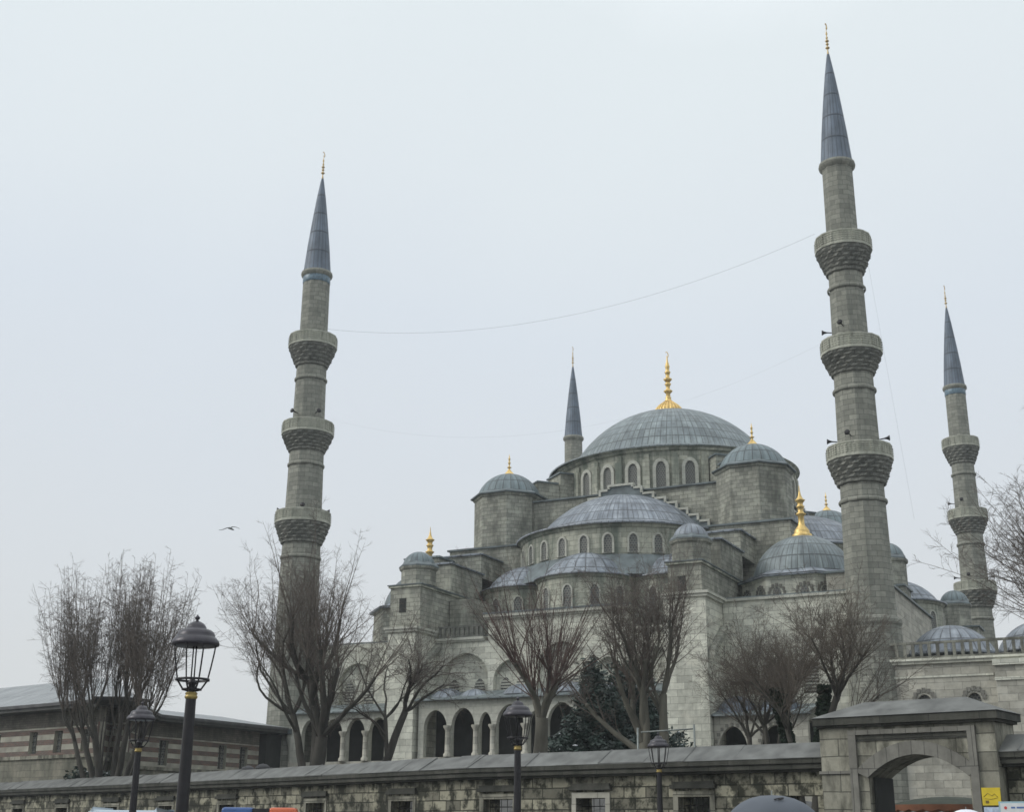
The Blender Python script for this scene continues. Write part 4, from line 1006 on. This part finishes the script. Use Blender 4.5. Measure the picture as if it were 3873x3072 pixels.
for loc,lb in (((18.5,-98.65,0.1),"black street lamp in front of the many-stemmed tree, left of the nearest lamp"),((28.72,-95.95,0.1),"black street lamp in front of the reddish pollard and arcade"),((27.65,-82.57,0.1),"farthest street lamp, in front of the precinct wall near the pipe rail")):
    c=copy_tree(lamp); c.location=loc; c['label']=lb

# ---------------------------------------------------------------- cables strung between minarets
def cable(pts,label,r=.035):
    b=MB(); b.tube(pts,[r]*len(pts),4); o=b.build("cable",plain("cable_grey_%d"%len(bpy.data.materials),(0.22,0.23,0.24),.8,0,.1,1)); tag(o,label,"cable","cables strung between minarets")
def cat(a,b,sag,n=40):
    A,B_=Vector(a),Vector(b); return [A.lerp(B_,i/n)-Vector((0,0,4*sag*(i/n)*(1-i/n))) for i in range(n+1)]
cable(cat((-23.9,-30.75,47.6),(23.1,-30.77,47.9),3.2),"thin cable sagging between the tops of the two front minarets",.009)
cable(cat((26.9,-30.2,45.6),(28.6,-29.4,24.2),.02),"hair-thin wire hanging down the right side of the largest minaret",.005)
cable(cat((-22.8,-30.75,38.4),(23.0,-30.77,38.5),4.2),"faint lower cable between the two front minarets",.003)

# ---------------------------------------------------------------- gull
gl=empty("gull",(-8.0,-62.6,20.1),"small dark bird gliding over the trees, left of the left minaret","bird")
b=MB(); ax=Vector((.88,.44,0)); 
def gp(s,u,w=0): return Vector((-8.0,-62.6,20.1))+ax*s+Vector((0,0,u))+Vector((-.44,.88,0))*w
b.tube([gp(-.10,.02,.05),gp(-.02,.04,.0),gp(.12,-.01,-.08),gp(.26,-.09,-.15),gp(.34,-.14,-.2)],[.015,.06,.075,.045,.02],8)
def wing(pts,chord):
    vs=[];fs=[]
    for (s,u),c in zip(pts,chord):
        for (w,h) in ((-c*.5,0),(-c*.1,.018),(c*.5,.0),(-c*.1,-.012)): vs.append(gp(s,u+h,w))
    for i in range(len(pts)-1):
        for j in range(4): fs.append((i*4+j,i*4+(j+1)%4,(i+1)*4+(j+1)%4,(i+1)*4+j))
    b.add(vs,fs)
wing([(0.02,.05),(-.15,.045),(-.35,-.04),(-.55,-.10),(-.66,-.09)],[.16,.19,.16,.10,.02])
wing([(0.05,.05),(.2,.12),(.38,.11),(.55,.05),(.66,0.0)],[.16,.19,.16,.10,.02])
b.build("body",plain("gull_grey",(0.10,0.11,0.11),.8,0,.2,4),gl)

# ---------------------------------------------------------------- pipe rail behind the wall
pr=empty("pipe_rail",(24.5,-71.0,3.5),"galvanised pipe rail with two uprights above the wall coping","railing")
b=MB()
A_=Vector((23.55,-73.9,5.62));B_=Vector((25.95,-73.6,5.72))
b.tube([A_+Vector((0.15,0,.42)),B_+Vector((0,0,.42))],[.03,.03],6)
b.tube([Vector((A_.x,A_.y,3.4)),A_+Vector((0,0,.60))],[.045,.045],6); b.tube([Vector((B_.x,B_.y,3.4)),B_+Vector((0,0,.60))],[.045,.045],6)
b.build("rail",STEEL,pr)

# ---------------------------------------------------------------- umbrellas and the people under them
SKIN=plain("skin",(0.50,0.33,0.25),.6,0,.08,6)
COAT=plain("dark_coat",(0.03,0.032,0.04),.85,0,.3,5)
def person(loc,face,label,coat=COAT):
    root=empty("person",loc,label,"person")
    root.rotation_euler=(0,0,face)
    V=[(0,0,.98),(0,.0,1.18),(0,.0,1.36),(0,0.0,1.50),(0,-.005,1.56),(0,-.01,1.64),(0,-.015,1.74),
       (.19,0,1.40),(.25,-.04,1.12),(.16,-.27,1.22),
       (-.19,0,1.40),(-.24,.02,1.10),(-.25,-.08,.86),
       (.10,0,.90),(.11,-.02,.50),(.11,.01,.10),(.11,-.13,.05),
       (-.10,0,.90),(-.11,.03,.50),(-.11,.05,.10),(-.11,-.09,.05)]
    E_=[(0,1),(1,2),(2,3),(3,4),(4,5),(5,6),(2,7),(7,8),(8,9),(2,10),(10,11),(11,12),(0,13),(13,14),(14,15),(15,16),(0,17),(17,18),(18,19),(19,20)]
    Rd=[(.17,.13),(.16,.12),(.17,.11),(.055,.055),(.06,.065),(.078,.095),(.06,.07),(.075,.075),(.055,.055),(.035,.035),(.075,.075),(.055,.055),(.032,.032),(.10,.10),(.07,.07),(.045,.045),(.045,.03),(.10,.10),(.07,.07),(.045,.045),(.045,.03)]
    me=bpy.data.meshes.new("body"); me.from_pydata(V,E_,[]); o=bpy.data.objects.new("body",me); COL.objects.link(o); o.parent=root
    md=o.modifiers.new("Skin",'SKIN'); sd_=me.skin_vertices[0].data
    for i,r_ in enumerate(Rd): sd_[i].radius=r_
    sd_[0].use_root=True; o.modifiers.new("Sub",'SUBSURF').levels=1; o.modifiers["Sub"].render_levels=2
    me.materials.append(SKIN)
    # coat, trousers, hair as clothing shells
    c=MB(); c.lathe([(.30,.55),(.27,.75),(.235,.98),(.24,1.2),(.235,1.36),(.15,1.46),(.085,1.52)],0,0,20); c.v=[(v[0],v[1]*.72,v[2]) for v in c.v]
    for pts in ([(.17,0,1.40),(.26,-.04,1.12),(.17,-.24,1.21)],[(-.17,0,1.40),(-.26,.02,1.10),(-.26,-.06,.92)]): c.tube(pts,[.10,.08,.06],10)
    def put(mb,nm,mt):
        me2=bpy.data.meshes.new(nm); me2.from_pydata(mb.v,[],mb.f); me2.materials.append(mt)
        for p_ in me2.polygons: p_.use_smooth=True
        o2=bpy.data.objects.new(nm,me2); COL.objects.link(o2); o2.parent=root; return o2
    put(c,"coat",coat)
    t=MB(); 
    for sx in(.105,-.105): t.tube([(sx,.0,.95),(sx,.01,.5),(sx,.03,.12)],[.115,.09,.07],10)
    put(t,"trousers",plain("trousers_%d"%len(bpy.data.materials),(0.03,0.035,0.05),.9,0,.2,5))
    h=MB(); h.lathe([(.088,1.62),(.10,1.68),(.095,1.75),(.06,1.80),(.001,1.815)],0,.012,14); put(h,"hair",IRON)
    f=MB()
    for i,(fx,fl) in enumerate(((-.03,.07),(-.01,.08),(.012,.075),(.032,.06))):
        f.tube([(.16+fx,-.27,1.20+.015*i),(.16+fx,-.27-fl*.6,1.215+.015*i),(.16+fx,-.265-fl*.3,1.245+.015*i)],[.009,.009,.007],6)
    f.tube([(.13,-.26,1.23),(.13,-.30,1.26),(.15,-.31,1.28)],[.011,.010,.008],6)
    put(f,"hand",SKIN)
    return root
def umbrella(c,ztop,Rr,h,mat,label,zhand,n=8,logo=False,group="umbrellas"):
    root=empty("umbrella",(c[0],c[1],zhand-.15),label,"umbrella",group)
    b=MB(); vs=[];fs=[];K=6;M2=n*4
    for i in range(K+1):
        t=i/K
        for j in range(M2):
            a=2*PI*j/M2; seg_=(j%4)/4; sag=1-.10*math.sin(PI*seg_)*t
            r=Rr*math.sin(t*R(72))/math.sin(R(72))*sag; z=ztop-h*(1-math.cos(t*R(72)))/(1-math.cos(R(72)))+ .02*math.sin(PI*seg_)*t
            vs.append((c[0]+max(r,.001)*math.cos(a),c[1]+max(r,.001)*math.sin(a),z))
    for i in range(K):
        for j in range(M2): fs.append((i*M2+j,i*M2+(j+1)%M2,(i+1)*M2+(j+1)%M2,(i+1)*M2+j))
    b.add(vs,fs,None,True); b.build("canopy",mat,root)
    s=MB(); s.tube([(c[0],c[1],zhand-.15),(c[0],c[1],ztop+.05)],[.008,.008],6); s.build("shaft",STEEL,root)
    hd=MB(); hd.tube([(c[0],c[1],zhand+.05),(c[0],c[1],zhand-.13),(c[0]+.03,c[1],zhand-.17),(c[0]+.06,c[1],zhand-.13)],[.014]*4,6); hd.build("handle",IRON,root)
    rb=MB()
    for j in range(n):
        a=2*PI*j/n; pts=[]
        for i in range(K+1):
            t=i/K; r=Rr*math.sin(t*R(72))/math.sin(R(72)); z=ztop-h*(1-math.cos(t*R(72)))/(1-math.cos(R(72))); pts.append((c[0]+r*math.cos(a),c[1]+r*math.sin(a),z-.008))
        rb.tube(pts,[.004]*len(pts),4)
    rb.build("ribs",STEEL,root)
    if logo:
        l=MB(); dv=Vector((CAM.x-c[0],CAM.y-c[1],0)).normalized(); tx=Vector((-dv.y,dv.x,0)); az=math.atan2(dv.y,dv.x)
        for (s0,u0,s1,u1) in ((.02,.115,.13,.075),(.13,.075,.12,.10),(.02,.115,.05,.118),(.06,.13,.13,.10)):
            pp=[]
            for t in (0,.5,1):
                s_=s0+(s1-s0)*t; rr=.26+ (u0+(u1-u0)*t-.07)*1.2; tt=min(1,rr/Rr)
                th=math.asin(min(1,tt*math.sin(R(72)))); z=ztop-h*(1-math.cos(th))/(1-math.cos(R(72)))
                pp.append(Vector((c[0],c[1],z+.012))+dv*rr+tx*(s_))
            l.tube(pp,[.004,.009,.004],4)
        l.build("mark",IRON,root)
    return root
GREYU=plain("grey_nylon",(0.06,0.072,0.09),.55,0,.12,2)
BLACKU=plain("black_nylon",(0.03,0.03,0.033),.6,0,.2,2)
WHITEU=plain("white_nylon",(0.66,0.68,0.72),.6,0,.05,2)
umbrella((39.78,-111.9),2.42,.60,.34,GREYU,"grey umbrella with a small black mark, bottom of the picture left of the gateway",1.42,logo=True)
person((39.62,-111.63,0.2),0,"person in a dark coat under the grey umbrella")
umbrella((39.95,-98.1),2.50,.46,.30,WHITEU,"white umbrella in front of the right jamb of the gateway",1.42)
person((39.99,-98.13,0.2),0,"person in a dark coat under the white umbrella")
for (x,y,lb,lb2) in ((-11.1,-55.0,"dark umbrella just showing over the coping, farther from the nearest lamp post","person behind the wall under the left dark umbrella"),(-9.0,-56.2,"dark umbrella just showing over the coping, touching the nearest lamp post","person behind the wall under the right dark umbrella")):
    z=gz(x,y); umbrella((x,y),z+2.52 if x<-10 else z+2.55,.52,.32,BLACKU,lb,z+1.22+.0); person((x-.16,y+.27,z),0,lb2)
# stall parasol behind the gate
sp_=empty("stall_parasol",(36.35,-76.9,gz(36.35,-76.9)),"dark green stall parasol with orange lining and scalloped edge inside the gateway","parasol")
c=(36.35,-76.9); zt=3.30
b=MB(); b.lathe([(2.05,zt-.30),(1.75,zt-.21),(1.2,zt-.10),(.6,zt-.03),(.02,zt)],c[0],c[1],10,smooth=False); b.build("canopy",plain("olive_canvas",(0.028,0.035,0.022),.8,0,.3,2),sp_)
b=MB(); b.lathe([(2.0,zt-.34),(1.72,zt-.26),(1.2,zt-.16),(.6,zt-.09),(.05,zt-.06)],c[0],c[1],10,smooth=False); b.build("lining",plain("orange_canvas",(0.24,0.10,0.05),.8,0,.2,2),sp_)
b=MB(); vs=[];n_=120
for j in range(n_):
    a=2*PI*j/n_; vs+= [(c[0]+2.06*math.cos(a),c[1]+2.06*math.sin(a),zt-.30),(c[0]+2.06*math.cos(a),c[1]+2.06*math.sin(a),zt-.46-.07*abs(math.sin(j*PI/5)))]
b.add(vs,[(2*j,2*((j+1)%n_),2*((j+1)%n_)+1,2*j+1) for j in range(n_)]); b.build("valance",plain("rust_canvas",(0.20,0.085,0.045),.8,0,.2,2),sp_)
b=MB(); b.tube([(c[0],c[1],gz(*c)),(c[0],c[1],zt-.09)],[.035,.035],8); b.lathe([(.35,gz(*c)+.0),(.35,gz(*c)+.12),(.06,gz(*c)+.16)],c[0],c[1],16); b.build("pole",STEEL,sp_)

g,n,L=frame_of(WP[1],WP[2]); o=WP[1]
tn=empty("canvas_tent",(o[0]+g[0]*5.2-n[0]*2.6,o[1]+g[1]*5.2-n[1]*2.6,gz(o[0]+g[0]*5.2-n[0]*2.6,o[1]+g[1]*5.2-n[1]*2.6)),"white canvas tent seen through the barred window left of the grey umbrella","tent")
CANV=plain("white_canvas",(0.62,0.64,0.62),.8,0,.08,1.5)
b=MB(); b.obox(o,g,n,4.0,6.6,-3.6,-3.57,.9,3.3); b.obox(o,g,n,4.0,4.03,-3.57,-1.7,.9,3.3); b.obox(o,g,n,6.57,6.6,-3.57,-1.7,.9,3.3); b.build("wall",CANV,tn)
b=MB(); P=lambda s_,t,z:(o[0]+g[0]*s_+n[0]*t,o[1]+g[1]*s_+n[1]*t,z); b.add([P(3.9,-1.6,3.3),P(6.7,-1.6,3.3),P(6.7,-3.7,3.3),P(3.9,-3.7,3.3),P(5.3,-2.65,3.95)],[(0,1,4),(1,2,4),(2,3,4),(3,0,4)]); b.build("roof",CANV,tn)
for a_,t_ in ((4.0,-1.65),(6.6,-1.65)):
    b=MB(); b.tube([P(a_,t_,.6),P(a_,t_,3.3)],[.03,.03],6); b.build("pole",STEEL,tn)
# ---------------------------------------------------------------- vans (only their roofs reach the frame)
def van(loc,rz,label,bar,Hh,bodymat):
    root=empty("van",loc,label,"van","vans parked in the street")
    root.rotation_euler=(0,0,rz)
    def put(mb,nm,mt,par=None,bev=0):
        o=mb.build(nm,mt); o.parent=par or root
        if bev: md=o.modifiers.new("Bevel",'BEVEL'); md.width=bev; md.segments=4; md.limit_method='ANGLE'; 
        for p_ in o.data.polygons: p_.use_smooth=bool(bev)
        return o
    s=Hh
    b=MB(); b.panel((0,-.95),(1,0),(0,-1),[(-2.5,.35),(2.35,.35),(2.55,.6),(2.5,1.05),(1.75,1.25),(1.1,s-.12),(.85,s),(-2.35,s),(-2.5,s-.15)],[],1.9); put(b,"body",bodymat,bev=.09)
    w=MB()
    for y in (-.957,.957):
        w.add([(1.05,y,1.28),(1.6,y,1.28),(1.1,y,s-.28),(.75,y,s-.28)],[(0,1,2,3)]); w.add([(-2.1,y,1.28),(.65,y,1.28),(.65,y,s-.28),(-2.1,y,s-.28)],[(0,1,2,3)])
    w.add([(1.76,-.8,1.28),(1.76,.8,1.28),(1.14,.75,s-.18),(1.14,-.75,s-.18)],[(0,1,2,3)]); w.add([(-2.51,-.75,1.3),(-2.51,.75,1.3),(-2.51,.72,s-.25),(-2.51,-.72,s-.25)],[(0,1,2,3)])
    put(w,"windows",IRON)
    for x in(-1.6,1.6):
        for y in(-.86,.86):
            t=MB(); t.tube([(x,y-.11,.33),(x,y+.11,.33)],[.33,.33],24); wh=put(t,"wheel",COAT); h=MB(); yy=y+(.115 if y>0 else -.115); h.tube([(x,yy-.005,.33),(x,yy+.005,.33)],[.2,.2],18); put(h,"rim",STEEL,wh)
    for y in(-.7,.7):
        h=MB(); h.box(2.47,2.57,y-.16,y+.16,.7,.9); put(h,"headlight",WHITEP)
    if bar:
        base=MB(); base.box(-.12,.16,-.48,.48,s,s+.05); L0_=put(base,"light_bar",IRON)
        bl=MB(); bl.box(-.13,.17,-.50,-.08,s+.05,s+.20); put(bl,"blue_lens",plain("blue_lens",(0.04,0.09,0.24),.2,0,.25,3),L0_,bev=.04)
        md_=MB(); md_.box(-.12,.16,-.08,.14,s+.05,s+.185); put(md_,"centre_box",IRON,L0_)
        rd_=MB(); rd_.box(-.13,.17,.14,.50,s+.05,s+.20); put(rd_,"orange_lens",plain("orange_lens",(0.55,0.12,0.05),.2,0,.15,3),L0_,bev=.04)
    return root
vx=Vector((.896,.444))
van((32.71,-112.02,0.2),R(-63.5),"white van with a blue and orange light bar, beside the nearest lamp",True,1.89,WHITEP)
van((14.3,-94.1,0.2),R(-58),"pale blue van whose roof just shows at the bottom left",False,2.35,plain("pale_blue_paint",(0.40,0.47,0.52),.35,0,.05,2))

# ---------------------------------------------------------------- thin winter haze
hb_=MB(); hb_.box(-1600,1600,-1600,1600,-1.5,75.0); HZ=hb_.build("haze",plain("haze_tmp",(1,1,1)))
hm=bpy.data.materials.new("haze_air"); hm.use_nodes=True; hn_=hm.node_tree; hn_.nodes.clear()
ho=hn_.nodes.new("ShaderNodeOutputMaterial"); hv=hn_.nodes.new("ShaderNodeVolumePrincipled"); hv.inputs["Color"].default_value=(.93,.97,1,1); hv.inputs["Density"].default_value=0.00035; hv.inputs["Anisotropy"].default_value=0.2
hn_.links.new(hv.outputs[0],ho.inputs["Volume"]); HZ.data.materials.clear(); HZ.data.materials.append(hm); tag(HZ,kind='stuff',label="thin winter haze over the whole place")
S.cycles.volume_bounces=0
